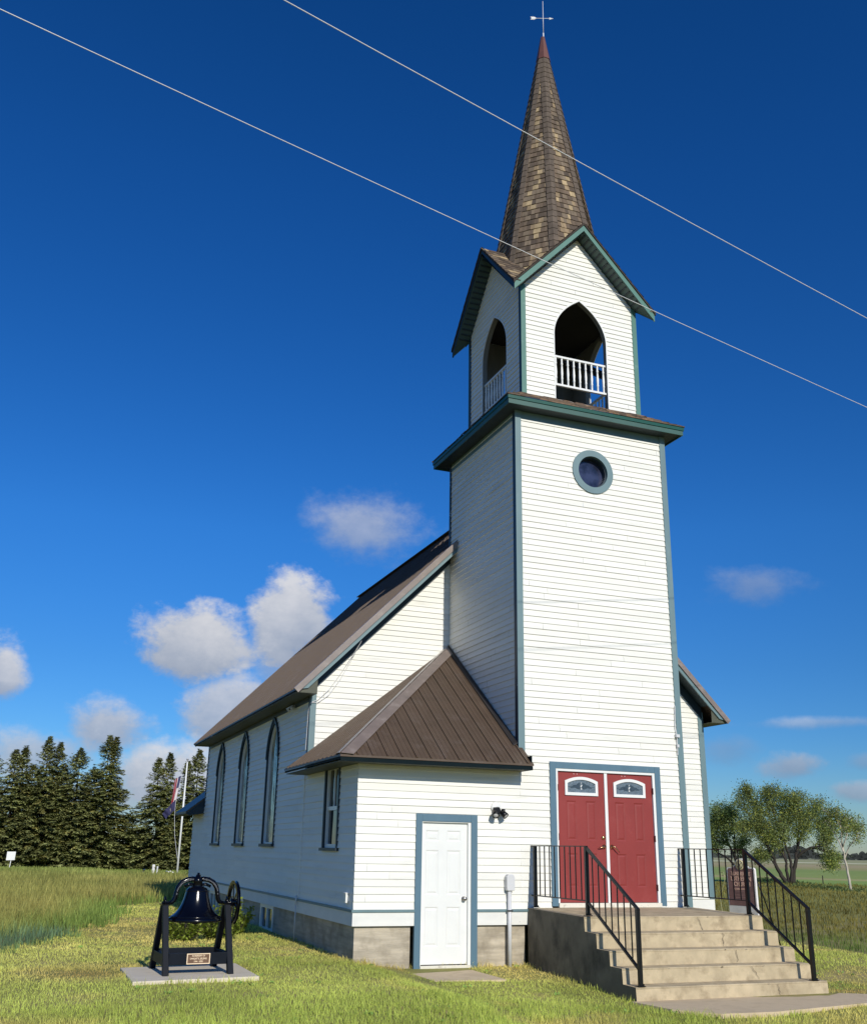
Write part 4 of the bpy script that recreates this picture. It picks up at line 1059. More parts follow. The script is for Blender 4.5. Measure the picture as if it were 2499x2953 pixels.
def flowers(x, y, n, spread, lab, extra=None):
    o = empty('grave_flowers', (x, y, g1(x, y)), lab, 'flowers')
    mb = MB()
    for k in range(n):
        c = V((random.uniform(-spread, spread), random.uniform(-.1, .1), random.uniform(.06, .26)))
        mb.lathe(c, [(.001, -.04), (.045, -.01), (.05, .02), (.001, .04)], 8)
    mb.build('blossom', M['petal'], o, local=True)
    mb = MB(); 
    for k in range(n): mb.tube([(random.uniform(-spread, spread), 0, 0), (random.uniform(-spread, spread), 0, .2)], .012, 5)
    if extra: mb.lathe((0, 0, .25), [(.001, -.05), (.07, -.04), (.07, .05), (.001, .06)], 8)
    mb.build('stem', M['blackmetal'] if extra else mat('red_stem', (.25, .05, .04)), o, local=True)
flowers(-1.02, 42.4, 4, .06, 'small dark-topped white flower pot in the meadow', True)
flowers(-.22, 40.2, 3, .10, 'white round blossoms in the meadow nearest the flagpole')
flowers(.06, 39.7, 4, .14, 'white and red low flowers partly hidden by grass beside the flagpole')

# ---------------------------------------------------------------- trees
def spruce(name, x, y, h, w, label, tops=((0, 1.),), seed=1, lean=0):
    R = random.Random(seed); z0 = g1(x, y)
    o = empty(name, (x, y, z0), label, 'spruce tree', 'spruces behind the church')
    tr = MB()
    for dx, f in tops:
        tr.tube([(0, 0, 0), (dx * .3, 0, h * .35), (dx * .8, 0, h * .6 * f), (dx, 0, h * f * .97)], [.12, .09, .05, .012], 8)
    tr.build('trunk', M['sprucewood'], o, local=True)
    cr = MB()
    for ti, (dx, f) in enumerate(tops):
        ht = h * f; lo = .12 if ti == 0 else ht * .55
        z = lo
        while z < ht:
            u = z / ht; wid = w if ti == 0 else w * .75
            prof = min(1.24 * (1 - u) ** .66, 2.5 * (1 - u)) * (.93 + .07 * sin(z * 5.1 + seed)) * 1.12
            if u < .1: prof *= .9 + u
            r = wid * prof * (1 if len(tops) == 1 or u < .62 else .68) + .03
            nb = max(8, int(19 * r / w + 10))
            cx = dx * (min(1, u / .7) ** 1.3)
            for b in range(nb):
                az = R.uniform(0, 2 * pi); L = r * R.choice([R.uniform(.45, .85), R.uniform(.8, 1.22), R.uniform(.85, 1.1)]); rise = R.uniform(-.40, -.05) if u < .8 else R.uniform(.1, .8)
                d = V((cos(az), sin(az), 0)); g = R.uniform(.65, 1.3); zj = R.uniform(-.13, .13)
                br = R.random()
                base = (1.0 * g, 1.0 * g, .95 * g) if br > .1 else (1.15 * g, 1.0 * g, .85 * g)
                ns = max(4, int(L / .095))
                for k in range(ns):
                    t = .2 + .8 * (k + R.random()) / ns
                    p = V((cx, 0, z + zj)) + d * (L * t) + Z * (L * rise * t + .18 * L * max(0, t - .6) ** 1.2)
                    sd_ = d.cross(Z); ln = R.uniform(.17, .36) * (1.1 - .45 * u); wd2 = R.uniform(.035, .07) * (1.1 - .4 * u)
                    for sg in (-1, 1, 0):
                        dd = (d * R.uniform(.5, 1.0) + sd_ * sg * R.uniform(.5, 1.1) + Z * R.uniform(-.55, .25)).normalized()
                        nn = dd.cross(V((R.uniform(-.5, .5), R.uniform(-.5, .5), 1))).normalized() * wd2
                        q = R.uniform(.8, 1.2); cr.tint = (base[0] * q, base[1] * q, base[2] * q)
                        tip = p + dd * ln
                        cr.face([p - nn * .5, p + dd * ln * .45 - nn, tip, p + dd * ln * .45 + nn])
            z += (.27 if u < .6 else .2 if u < .85 else .12) * R.uniform(.85, 1.15)
    cr.build('crown', M['spruce'], o, local=True)
    return o
sprs = [(-9.6, 55.6, 6.9, 1.9, ((0, 1.),), 'ragged spruce at the left edge of the row'),
        (-8.0, 55.0, 7.35, 1.9, ((-.25, .97), (.28, 1.)), 'spruce with two splayed leaders, second from the left of the row'),
        (-6.2, 55.2, 8.0, 2.1, ((-.15, 1.), (.55, .96)), 'broad bushy spruce with a blunt crown, above the blue-green grass'),
        (-4.35, 54.9, 7.4, 1.6, ((0, 1.),), 'narrow pointed spruce between two broader spruces'),
        (-2.5, 55.0, 8.35, 2.1, ((-.13, 1.), (.30, .98)), 'tallest spruce with twin tips, left of the sky gap'),
        (1.0, 54.6, 7.3, 2.0, ((-.38, .95), (.33, 1.)), 'spruce with two thin spires, right of the sky gap'),
        (3.2, 54.4, 7.6, 2.1, ((0, 1.), (-.7, .9)), 'spruce half hidden behind the church corner'),
        (-5.25, 56.2, 6.5, 1.8, ((0, 1.),), 'spruce set back between the broad bushy spruce and the narrow pointed one'),
        (-3.4, 56.4, 6.3, 1.7, ((.1, 1.),), 'spruce set back between the narrow pointed spruce and the tallest twin-tipped one'),
        (-.85, 55.3, 3.3, 1.5, ((0, 1.),), 'lowest spruce in the sky gap between the taller ones'),
        (-7.1, 56.3, 6.4, 1.8, ((0, 1.),), 'spruce set back between the two-leader spruce and the broad bushy one'),
        (2.1, 53.7, 4.0, 1.6, ((0, 1.),), 'short spruce directly behind the flagpole'),
        (4.9, 54.3, 7.2, 2.0, ((0, 1.),), 'rightmost spruce, hidden behind the nave')]
for i, (x, y, h, w, tops, lab) in enumerate(sprs): spruce('spruce_tree', x, y, h, w, lab, tops, 11 + i * 7)

def broadleaf(name, base, right, scale, stems, label, seed, bark, leaves=16, sub=9, leafsize=.105, cols=((1, 1, 1), (1.25, 1.15, .7), (.75, .85, .9), (.6, .7, .7)), depth=1.2, subl=(.4, .95)):
    R = random.Random(seed); base = V((base[0], base[1], g1(base[0], base[1]) - .05)); right = V((right[0], right[1], 0)).normalized(); fw = right.cross(Z) * -1
    o = empty(name, base, label, 'tree')
    tr = MB(); cr = MB()
    def leafs(p, n, sp):
        c = R.choice(cols)
        for _ in range(n):
            q = p + V((R.gauss(0, sp), R.gauss(0, sp), R.gauss(0, sp * .8))); a = V((R.uniform(-1, 1), R.uniform(-1, 1), R.uniform(-1, .6))).normalized(); b = a.cross(V((R.random(), R.random(), R.random() + .1))).normalized()
            l = leafsize * R.uniform(.6, 1.3); g = R.uniform(.75, 1.25); cr.tint = (c[0] * g, c[1] * g, c[2] * g)
            cr.face([q, q + a * l * .5 + b * l * .28, q + a * l, q + a * l * .5 - b * l * .28])
    def twig(p, d, L, r, lev):
        n = 4; pts = [p]; cur = p.copy(); dd = d.copy()
        for k in range(n):
            dd = (dd + V((R.gauss(0, .16), R.gauss(0, .16), R.gauss(.05, .13)))).normalized(); cur = cur + dd * (L / n); pts.append(cur)
        tr.tube(pts, [max(.008, r * (1 - .6 * k / n)) for k in range(n + 1)], 5, cap=False)
        if lev < 2:
            for k in range(1, n + 1):
                for _ in range(2 if lev == 1 else 2):
                    a = V((R.gauss(0, 1), R.gauss(0, 1), R.gauss(.25, .6))).normalized()
                    twig(pts[k], (dd * .6 + a * .8).normalized(), L * R.uniform(.35, .6), r * .45, lev + 1)
        else:
            for k in range(1, n + 1): leafs(pts[k], leaves // 3, .22)
    for st in stems:
        pts = [right * (x * scale) + Z * (z * scale) + fw * (yy * scale) for x, z, yy in st['p']]
        r0 = st['r'] * 1.35; n = len(pts)
        fine = []
        for i in range(n - 1):
            for k in range(4): fine.append(pts[i].lerp(pts[i + 1], k / 4) + (V((R.gauss(0, .02), R.gauss(0, .02), 0)) if i else V((0, 0, 0))))
        fine.append(pts[-1])
        tr.tube(fine, [r0 * (1 - .85 * k / (len(fine) - 1)) for k in range(len(fine))], 8)
        s0 = st.get('s', .4) + .10
        for k in range(len(fine)):
            t = k / (len(fine) - 1)
            if t < s0: continue
            d0 = (fine[min(k + 1, len(fine) - 1)] - fine[max(0, k - 1)]).normalized()
            for _ in range(st.get('n', 2)):
                a = V((R.gauss(0, 1), R.gauss(0, 1), R.gauss(.2, .6))).normalized()
                twig(fine[k], (d0 * .7 + a).normalized(), R.uniform(*subl) * st.get('l', 1), r0 * .22 * (1 - .5 * t), 1)
    tr.build('trunk', bark, o, local=True); cr.build('crown', M['leaf'], o, local=True)
    return o
vr_ = (.792, -.61)      # screen right at the right-hand trees
PX = .27156 * 73 / 2851 * .80
def st(pts, r, s=.4, n=2, l=1, bx=950, by=1210):
    R = random.Random(int(sum(a * 3 + b for a, b in pts)))
    return {'p': [(x - bx, by - y, R.uniform(-60, 60) * min(1, (by - y) / 500)) for x, y in pts], 'r': r, 's': s, 'n': n, 'l': l}
big = [st([(930, 1210), (860, 1110), (810, 1010), (800, 930), (740, 780), (670, 620), (560, 450), (500, 300)], .11, .42, 2),
       st([(800, 930), (720, 760), (700, 600), (660, 430), (600, 260), (560, 180)], .07, .2),
       st([(940, 1200), (925, 1050), (930, 950), (880, 840), (800, 740), (740, 620)], .08, .5, 2, .8),
       st([(930, 950), (900, 800), (900, 600), (840, 400), (800, 220), (790, 170)], .07, .3),
       st([(960, 1200), (985, 1050), (980, 950), (945, 780), (920, 640), (960, 450), (900, 260)], .09, .42),
       st([(985, 1200), (1000, 1080), (1040, 920), (1075, 770), (1090, 640), (1130, 470), (1120, 290)], .12, .45),
       st([(1075, 770), (1110, 680), (1200, 540), (1280, 430), (1310, 370)], .06, .2),
       st([(1050, 900), (1120, 840), (1210, 790), (1330, 770), (1400, 690), (1420, 590)], .08, .45, 2, .9),
       st([(1210, 790), (1300, 800), (1400, 840), (1440, 900), (1420, 960)], .045, .3, 2, .6),
       st([(920, 640), (1000, 480), (1030, 330), (1040, 280)], .05, .2), st([(700, 600), (620, 560), (520, 560), (470, 620)], .045, .3),
       st([(810, 1010), (760, 930), (700, 880), (640, 900)], .04, .35, 2, .6), st([(1200, 540), (1320, 560), (1390, 520)], .04, .2, 2, .8)]
broadleaf('broadleaf_tree', (39.95, 40.6), vr_, PX, big, 'large multi-stemmed willow-like tree right of the church', 5, M['bark'])
PX2 = .27156 * 74 / 2851 * .80
t2 = [st([(440, 1180), (430, 980), (410, 880), (360, 760), (300, 620), (240, 480), (220, 380)], .10, .4, 2, 1, 440, 1180),
      st([(420, 1000), (330, 900), (200, 830), (140, 760), (110, 640)], .06, .4, 2, .8, 440, 1180),
      st([(410, 880), (420, 760), (430, 600), (420, 480), (400, 400)], .06, .35, 2, .8, 440, 1180),
      st([(430, 980), (480, 900), (470, 800), (520, 700)], .05, .4, 2, .6, 440, 1180),
      st([(360, 760), (230, 700), (150, 620), (150, 520)], .05, .3, 2, .9, 440, 1180), st([(300, 620), (320, 480), (330, 380)], .05, .2, 2, .8, 440, 1180)]
broadleaf('broadleaf_tree', (38.25, 43.6), vr_, PX2, t2, 'smaller dark leafy tree behind the maroon sign, left of the large tree', 8, M['bark'], cols=((.8, .9, .95), (.6, .75, .8), (1.1, 1.1, .7), (.55, .65, .7)))
PX3 = .27156 * 61.2 / 2851 * .86
t3 = [st([(1595, 1285), (1585, 1100), (1565, 950), (1560, 820), (1560, 650), (1540, 520), (1510, 450)], .055, .45, 1, .55, 1595, 1285),
      st([(1565, 900), (1530, 780), (1470, 640), (1450, 520), (1440, 470)], .03, .4, 1, .5, 1595, 1285),
      st([(1562, 820), (1610, 700), (1640, 600), (1640, 530)], .03, .3, 1, .5, 1595, 1285),
      st([(1565, 950), (1620, 830), (1700, 740), (1760, 640)], .03, .35, 1, .5, 1595, 1285), st([(1560, 700), (1600, 600), (1690, 640), (1720, 600)], .025, .3, 1, .5, 1595, 1285)]
broadleaf('broadleaf_tree', (34.66, 29.68), vr_, PX3, t3, 'slender young tree with pale trunk right of the large tree', 9, M['palebark'], leaves=11, leafsize=.10, subl=(.35, .8))

# shrubs behind the bell
def shrub(x, y, h, w, lab, seed):
    R = random.Random(seed); z = g1(x, y); o = empty('shrub', (x, y, z), lab, 'shrub', 'shrubs along the church wall')
    st_ = MB(); cr = MB()
    for k in range(60):
        a = R.uniform(0, 2 * pi); rr = w * math.sqrt(R.random()); tip = V((cos(a) * rr, sin(a) * rr, h * R.uniform(.45, 1.05) * (1 - .35 * (rr / w) ** 2))); b = V((cos(a) * rr * .35, sin(a) * rr * .35, 0))
        st_.tube([b, b.lerp(tip, .5) + V((R.gauss(0, .03), R.gauss(0, .03), 0)), tip], [.008, .006, .003], 5)
        for i in range(18):
            t = R.uniform(.08, 1.05); p = b.lerp(tip, t); d = V((R.gauss(0, 1), R.gauss(0, 1), R.gauss(.1, .5))).normalized(); s = d.cross(V((R.random(), R.random(), 1))).normalized(); l = R.uniform(.06, .11)
            g = R.uniform(.7, 1.25); cr.tint = (g, g, g * .9)
            cr.face([p, p + d * l * .5 + s * l * .28, p + d * l + Z * -.01, p + d * l * .5 - s * l * .28])
    st_.build('stem', M['bark'], o, local=True); cr.build('foliage', M['bushleaf'], o, local=True)
shrub(-4.62, 3.6, .56, .42, 'bushy green shrub directly behind the bell frame left leg', 1)
shrub(-4.02, 3.75, .60, .45, 'bushy green shrub behind the middle of the bell', 2)
shrub(-3.50, 4.9, .62, .40, 'bushy green shrub against the wall behind the flywheel', 3)

# field edge fence posts and brush
for x, y, h, lab in ((40.6, 38.3, .62, 'weathered fence post beyond the lawn, nearer the large tree'), (36.6, 31.8, .55, 'weathered fence post beyond the lawn, nearer the slender tree')):
    mb = MB(); mb.tube([(0, 0, -.1), (.02, 0, h)], .035, 6); mb.build('fence_post', M['bark'], None, lab, 'fence post', 'fence posts at the field edge', loc=(x, y, g1(x, y)), local=True)
for a_, D_, lab in ((45.2, 238, 'dark rock far in the field, just right of the large tree trunk'), (46.6, 242, 'dark rock far in the field, midway between the large and the slender tree'), (49.6, 232, 'dark rock far in the field, farthest right beside the slender trunk')):
    a_ = rad(a_); x, y = CAM0[0] + D_ * sin(a_), CAM0[1] + D_ * cos(a_); mb = MB()
    mb.lathe((0, 0, 0), [(.02, .0), (.32, .02), (.36, .12), (.22, .26), (.02, .30)], 9); mb.build('field_rock', M['dark'], None, lab, 'rock', 'dark rocks far in the field', loc=(x, y, g1(x, y)), local=True)
mb = MB(); R = random.Random(4)
for k in range(1500):
    a = rad(R.uniform(8, 75)); D = R.uniform(620, 760); x, y = -7.4 + D * sin(a), -14.8 + D * cos(a); h = R.uniform(2, 6.5) * (.6 + .4 * sin(a * 37) + .35 * sin(a * 91)); h = max(1.2, h); w = R.uniform(4, 9)
    c = V((x, y, -.5)); t = V((cos(a), -sin(a), 0)); g = R.uniform(.7, 1.3); mb.tint = (g, g, g)
    for q in range(4):
        cc = c + t * R.uniform(-w, w) * .5 + Z * h * R.uniform(.0, .5); 
        mb.face([cc - t * w * .3, cc + t * w * .3, cc + t * w * .22 + Z * h * .5, cc + Z * h * .62, cc - t * w * .2 + Z * h * .5])
mb.build('far_treeline', M['far'], None, 'low dark line of distant trees along the horizon', 'trees', kind='stuff')

# ---------------------------------------------------------------- ground
def axis(lo, hi, step, far): return sorted(set([-f for f in far if -f < lo] + list(np.arange(lo, hi + .001, step)) + [f for f in far if f > hi]))
xs = axis(-16, 12, .5, [20, 28, 40, 60, 90, 140, 220, 400, 800, 1600, 4000]); ys = axis(-16, 20, .5, [24, 30, 38, 48, 60, 80, 110, 160, 260, 450, 800, 1600, 4000])
GX, GY = np.meshgrid(xs, ys); GZ = gz(GX, GY)
vv = np.stack([GX, GY, GZ], -1).reshape(-1, 3); nx = len(xs)
ff = [(r * nx + c, r * nx + c + 1, (r + 1) * nx + c + 1, (r + 1) * nx + c) for r in range(len(ys) - 1) for c in range(nx - 1)]
me = bpy.data.meshes.new('ground'); me.from_pydata(vv.tolist(), [], ff); go = bpy.data.objects.new('ground', me); COL.objects.link(go); go['kind'] = 'structure'
me.polygons.foreach_set('use_smooth', [True] * len(ff))
m, nt, b = new_mat('ground_soil_and_fields')
tc = nt.nodes.new('ShaderNodeTexCoord')
def vdot(vec):
    n = nt.nodes.new('ShaderNodeVectorMath'); n.operation = 'DOT_PRODUCT'; nt.links.new(tc.outputs['Object'], n.inputs[0]); n.inputs[1].default_value = vec; return n.outputs['Value']
def math_(op, a, b_=0.):
    n = nt.nodes.new('ShaderNodeMath'); n.operation = op
    for i, v in enumerate((a, b_)):
        if hasattr(v, 'is_output'): nt.links.new(v, n.inputs[i])
        else: n.inputs[i].default_value = v
    return n.outputs[0]
near = ramp(nt, noise(nt, .9, 6, (1, 1, 1), .6), [(.3, (.19, .20, .06)), (.5, (.28, .26, .09)), (.68, (.36, .29, .14))])
t = math_('ADD', vdot((.70, .71, 0)), math_('MULTIPLY', math_('SUBTRACT', noise(nt, .03, 3), .5), 30.))
lg = math_('DIVIDE', math_('LOGARITHM', math_('MAXIMUM', t, 1.0), 10.), 3.)     # log10 distance / 3
fields = ramp(nt, lg, [(.0, (.12, .12, .035)), (.57, (.13, .13, .04)), (.585, (.12, .18, .045)), (.615, (.14, .185, .05)), (.628, (.24, .20, .095)), (.64, (.15, .18, .055)), (.70, (.13, .17, .05)), (.73, (.19, .17, .075)), (.77, (.22, .18, .10)), (.81, (.17, .165, .075)), (.825, (.38, .35, .24)), (.838, (.17, .18, .09)), (.87, (.20, .19, .10)), (1., (.13, .14, .09))])
fields = mix(nt, fields, ramp(nt, noise(nt, .25, 5, (1, 1, 1)), [(.3, (.7, .7, .7)), (.7, (1., 1., .95))]), .5, 'MULTIPLY')
vs_ = nt.nodes.new('ShaderNodeVectorMath'); vs_.operation = 'SCALE'; nt.links.new(fields, vs_.inputs[0]); vs_.inputs['Scale'].default_value = 2.3; fields = vs_.outputs[0]
fmask = ramp(nt, math_('DIVIDE', vdot((.70, .71, 0)), 60.), [(.25, (0, 0, 0)), (.45, (1, 1, 1))])
nt.links.new(mix(nt, near, fields, fmask), b.inputs['Base Color']); b.inputs['Roughness'].default_value = .95; b.inputs['Specular IOR Level'].default_value = .1
bp = nt.nodes.new('ShaderNodeBump'); bp.inputs['Strength'].default_value = .5; bp.inputs['Distance'].default_value = .05; nt.links.new(noise(nt, 9, 6), bp.inputs['Height']); nt.links.new(bp.outputs[0], b.inputs['Normal'])
me.materials.append(m)

# ---------------------------------------------------------------- grass (blades as one mesh per kind)
def in_poly(x, y, poly):
    r = np.zeros(len(x), bool); n = len(poly)
    for i in range(n):
        x0, y0 = poly[i]; x1, y1 = poly[(i + 1) % n]
        c = ((y0 > y) != (y1 > y)) & (x < (x1 - x0) * (y - y0) / (y1 - y0 + 1e-12) + x0); r ^= c
    return r
def vnoise(x, y, s, seed=0):
    r = np.random.default_rng(seed); g = r.random((64, 64)); u, v = x / s, y / s; i, j = np.floor(u).astype(int), np.floor(v).astype(int); a, b = u - i, v - j; a = a * a * (3 - 2 * a); b = b * b * (3 - 2 * b)
    G = lambda p, q: g[p % 64, q % 64]
    return (G(i, j) * (1 - a) + G(i + 1, j) * a) * (1 - b) + (G(i, j + 1) * (1 - a) + G(i + 1, j + 1) * a) * b
def blades(name, x, y, h, w, col, m, lab, cat, seg2=True, lean=.35):
    n = len(x); z = gz(x, y) - .01; az = rng.uniform(0, 2 * pi, n); la = rng.uniform(0, 2 * pi, n); lm = rng.uniform(.05, lean, n) * h
    sx, sy = np.cos(az) * w / 2, np.sin(az) * w / 2; lx, ly = np.cos(la) * lm, np.sin(la) * lm
    base = np.stack([x, y, z], -1); s = np.stack([sx, sy, np.zeros(n)], -1)
    mid = base + np.stack([lx * .35, ly * .35, h * .55], -1); tip = base + np.stack([lx, ly, h], -1)
    v = np.stack([base - s, base + s, mid + s * .75, mid - s * .75, tip], 1)
    me = bpy.data.meshes.new(name); me.vertices.add(n * 5); me.vertices.foreach_set('co', v.reshape(-1).astype(np.float32))
    i0 = np.arange(n)[:, None] * 5
    lp = np.concatenate([i0 + np.array([[0, 1, 2, 3]]), i0 + np.array([[3, 2, 4]])], 1).reshape(-1)
    me.loops.add(n * 7); me.loops.foreach_set('vertex_index', lp.astype(np.int32))
    me.polygons.add(n * 2); st_ = (np.arange(n)[:, None] * 7 + np.array([[0, 4]])).reshape(-1); me.polygons.foreach_set('loop_start', st_.astype(np.int32))
    me.update(calc_edges=True)
    a = me.color_attributes.new('tint', 'FLOAT_COLOR', 'POINT'); c = np.concatenate([col, np.ones((n, 1))], 1); a.data.foreach_set('color', np.repeat(c, 5, 0).reshape(-1).astype(np.float32))
    me.materials.append(m); o = bpy.data.objects.new(name, me); COL.objects.link(o); tag(o, lab, cat, kind='stuff'); return o
def tri(n): return rng.random((n, 2))
def scatter(n, x0, x1, y0, y1): return rng.uniform(x0, x1, n), rng.uniform(y0, y1, n)
def camdist(x, y): return np.hypot(x + 7.4, y + 14.8)
def viewmask(x, y, mx=2.2):                    # a generous wedge round the photograph's view
    a = np.degrees(np.arctan2(x + 7.4, y + 14.8)); d = camdist(x, y); mg = np.degrees(mx / d) + 2
    return (a > -3.0 - mg) & (a < 46.5 + mg) & (d > 8.0)
church_poly = [(XV + .03, .03), (.1, .03), (.1, -3.0), (3.16, -3.0), (3.16, YN), (XR, YN), (XR, 16), (XV + .03, 16)]
padp = [(p.x, p.y) for p in pc]; apron = [(.02, -3.0), (3.3, -3.0), (4.3, -3.55), (3.05, -3.86), (1.3, -4.17), (.55, -4.13), (.15, -3.7)]; dpad = [(-1.98, 0), (-.95, 0), (-.94, -1.4), (-1.99, -1.33)]
lawn_edge = [(-12, -.5), (-7.44, 2.06), (-7.157, 3.07), (-6.5, 4.43), (-6.02, 6.11), (-5.42, 8.16), (-4.6, 14.0), (-3.8, 14.95), (-3.2, 15.26), (-2.6, 15.9)]
tall_poly = lawn_edge + [(-2.6, 60), (-40, 60), (-40, -.5)]
right_edge = [(7.0, -6), (7.2, .46), (8.0, 2), (8.3, 3), (8.1, 4), (7.2, 8), (6.2, 14)]
def keep(x, y, lawn=True):
    k = viewmask(x, y) & ~in_poly(x, y, church_poly) & ~in_poly(x, y, padp) & ~in_poly(x, y, apron) & ~in_poly(x, y, dpad)
    return k
# mown lawn
n = 1150000; x, y = scatter(n, -11, 9.5, -7.5, 16)
p = np.clip(14.0 / camdist(x, y), 0, 1.25) ** 1.6 / 1.43
xe = np.interp(y, [q[1] for q in right_edge], [q[0] for q in right_edge])
k = keep(x, y) & ~in_poly(x + .35, y, tall_poly) & (x < xe + .3 * (vnoise(x, y, .7, 3) - .5)) & (rng.random(n) < p)
x, y = x[k], y[k]
pat = vnoise(x, y, 1.3, 1) * .6 + vnoise(x, y, .4, 2) * .4
dry = np.clip((vnoise(x, y, 1.7, 5) * .55 + vnoise(x, y, .5, 6) * .45 - .52) * 5, 0, 1)
dry = np.maximum(dry, np.exp(-(((x + 6.5) / .7) ** 2 + ((y + .7) / .6) ** 2)) * 1.0)
dry = np.maximum(dry, np.exp(-(np.clip(-y, 0, 9) / .35) ** 2) * ((x > -2.75) & (x < .1)) * .95)
dry = np.maximum(dry, np.exp(-((x - XV) / .25) ** 2) * (y > 0) * (y < 5) * .8)
dry = np.maximum(dry, np.exp(-(((x + 4.3) / .8) ** 2 + ((y - 2.9) / .5) ** 2)) * .9)
dry = np.maximum(dry, np.exp(-(((x - 3.7) / .5) ** 2 + ((y + 2.9) / .35) ** 2)) * 1.0)
brown = np.exp(-(((x + 6.45) / .55) ** 2 + ((y + .75) / .5) ** 2)) + np.exp(-(((x - 3.7) / .45) ** 2 + ((y + 2.95) / .3) ** 2)) + np.exp(-(((x + 2.2) / .35) ** 2 + ((y + .25) / .2) ** 2)) * .7
yel = np.clip((y + 4) / 5, 0, 1) * .45                       # lawn behind the bell is drier
g = np.array([[.80, .98, .58]]); dr = np.array([[1.15, 1.03, .9]]); bn = np.array([[.75, .5, .5]])
dd = np.clip(dry * .8 + yel * pat * 1.4, 0, 1)[:, None]; br = np.clip(brown, 0, 1)[:, None] * .75
col = (g * (1 - dd) + dr * dd) * (.78 + .5 * pat[:, None]); col = col * (1 - br) + bn * br; col *= rng.uniform(.75, 1.25, (len(x), 1))
h = rng.uniform(.018, .058, len(x)) * (1 - .35 * dd[:, 0]) * (1 + .7 * sstep(-2.6, -4.5, y))
dp = np.minimum.reduce([np.abs(y + 1.87 - .127 * (x + 5.97)) + 9 * ((x < -6) | (x > -4.4)), np.abs(x - .1) + 9 * ((y < -3.1) | (y > 0)), np.abs(x - XV) + 9 * (y < -.1), np.abs(y) + 9 * ((x < XV - .1) | (x > .1)), np.abs(x + 5.97) + 9 * ((y < -1.9) | (y > -.4))])
h = h * (1 + 1.1 * np.exp(-(dp / .07) ** 2) * (vnoise(x, y, .3, 41) > .35))
tuft = vnoise(x, y, .22, 42) * vnoise(x, y, 1.1, 43); h = h * (1 + 1.2 * np.clip((tuft - .55) * 5, 0, 1))
h = np.where((y > -.35) & (y < .1) & (x < .2), h * 1.5, h)
blades('lawn_grass', x, y, h, rng.uniform(.0045, .0085, len(x)) * np.clip(camdist(x, y) / 12, 1, 2.5), col, M['grass'], 'mown green and straw lawn round the church', 'grass', lean=.7)
R = random.Random(21); wb = MB()
for k in range(420):
    wx, wy = R.uniform(-9, 7), R.uniform(-6.2, 4.5)
    if not bool(keep(np.array([wx]), np.array([wy]))[0]) or in_poly(np.array([wx]), np.array([wy]), tall_poly)[0]: continue
    if vnoise(np.array([wx]), np.array([wy]), .9, 51)[0] < .52: continue
    for q in range(R.randint(5, 10)):
        a = R.uniform(0, 2 * pi); L = R.uniform(.03, .075); d = V((cos(a), sin(a), R.uniform(.1, .7))).normalized(); sd_ = V((-sin(a), cos(a), 0)); p = V((wx + R.gauss(0, .035), wy + R.gauss(0, .035), g1(wx, wy) + .012)); g = R.uniform(.7, 1.1); wb.tint = (.55 * g, .95 * g, .6 * g)
        wb.face([p, p + d * L * .5 + sd_ * L * .22, p + d * L, p + d * L * .5 - sd_ * L * .22])
wb.build('lawn_weeds', M['grass'], None, 'low broad-leaved weeds scattered through the mown lawn', 'weeds', kind='stuff')
# tall meadow on the left
n = 520000; x, y = scatter(n, -18, 6, -1, 58)
d = camdist(x, y); p = np.clip((15 / d) ** 1.55, 0, 1)
ex0 = np.interp(y, [q[1] for q in lawn_edge], [q[0] for q in lawn_edge]) + .9 * (vnoise(x, y, .8, 31) - .55) + .5 * (vnoise(x, y, .25, 32) - .5)
k = keep(x, y) & (((x < ex0) & (y > -.5) & (y < 16)) | (in_poly(x, y, tall_poly) & (y > 14.2)) | (y > 16.5)) & (x < 5) & (rng.random(n) < p); x, y = x[k], y[k]; d = camdist(x, y)
exx = np.interp(y, [q[1] for q in lawn_edge], [q[0] for q in lawn_edge]); edge = np.clip((exx - x) / 1.6, 0, 1); edge = np.where(y > 16, 1, edge)
pat = vnoise(x, y, 2.2, 8) * .6 + vnoise(x, y, .7, 9) * .4
blue = np.clip(1.15 - np.abs(exx - x - .35) / .75, 0, 1) * sstep(6.3, 5.0, y) * (y > 0)
tan = np.array([[1.03, 1.02, .76]]); gr = np.array([[.62, .95, .55]]); bl = np.array([[.36, .62, .86]])
e = np.clip(edge * 1.1 - .25 + .5 * (pat - .5) - .55 * sstep(26, 46, y), 0, 1)[:, None]
col = tan * e + gr * (1 - e); col = col * (1 - blue[:, None]) + bl * blue[:, None] * 1.0
col *= (.75 + .5 * pat[:, None]) * rng.uniform(.7, 1.3, (len(x), 1))
h = rng.uniform(.22, .46, len(x)) * (.55 + .45 * edge) * (1 - .5 * sstep(38, 52, y)); h *= (1 - .25 * blue) * np.where((y > 37) & (x > -3), .45, 1)
blades('meadow_grass', x, y, h, rng.uniform(.007, .014, len(x)) * np.clip(d / 13, 1, 5), col, M['tallgrass'], 'uncut brownish meadow grass with blue-green edge left of the church', 'grass', lean=.45)
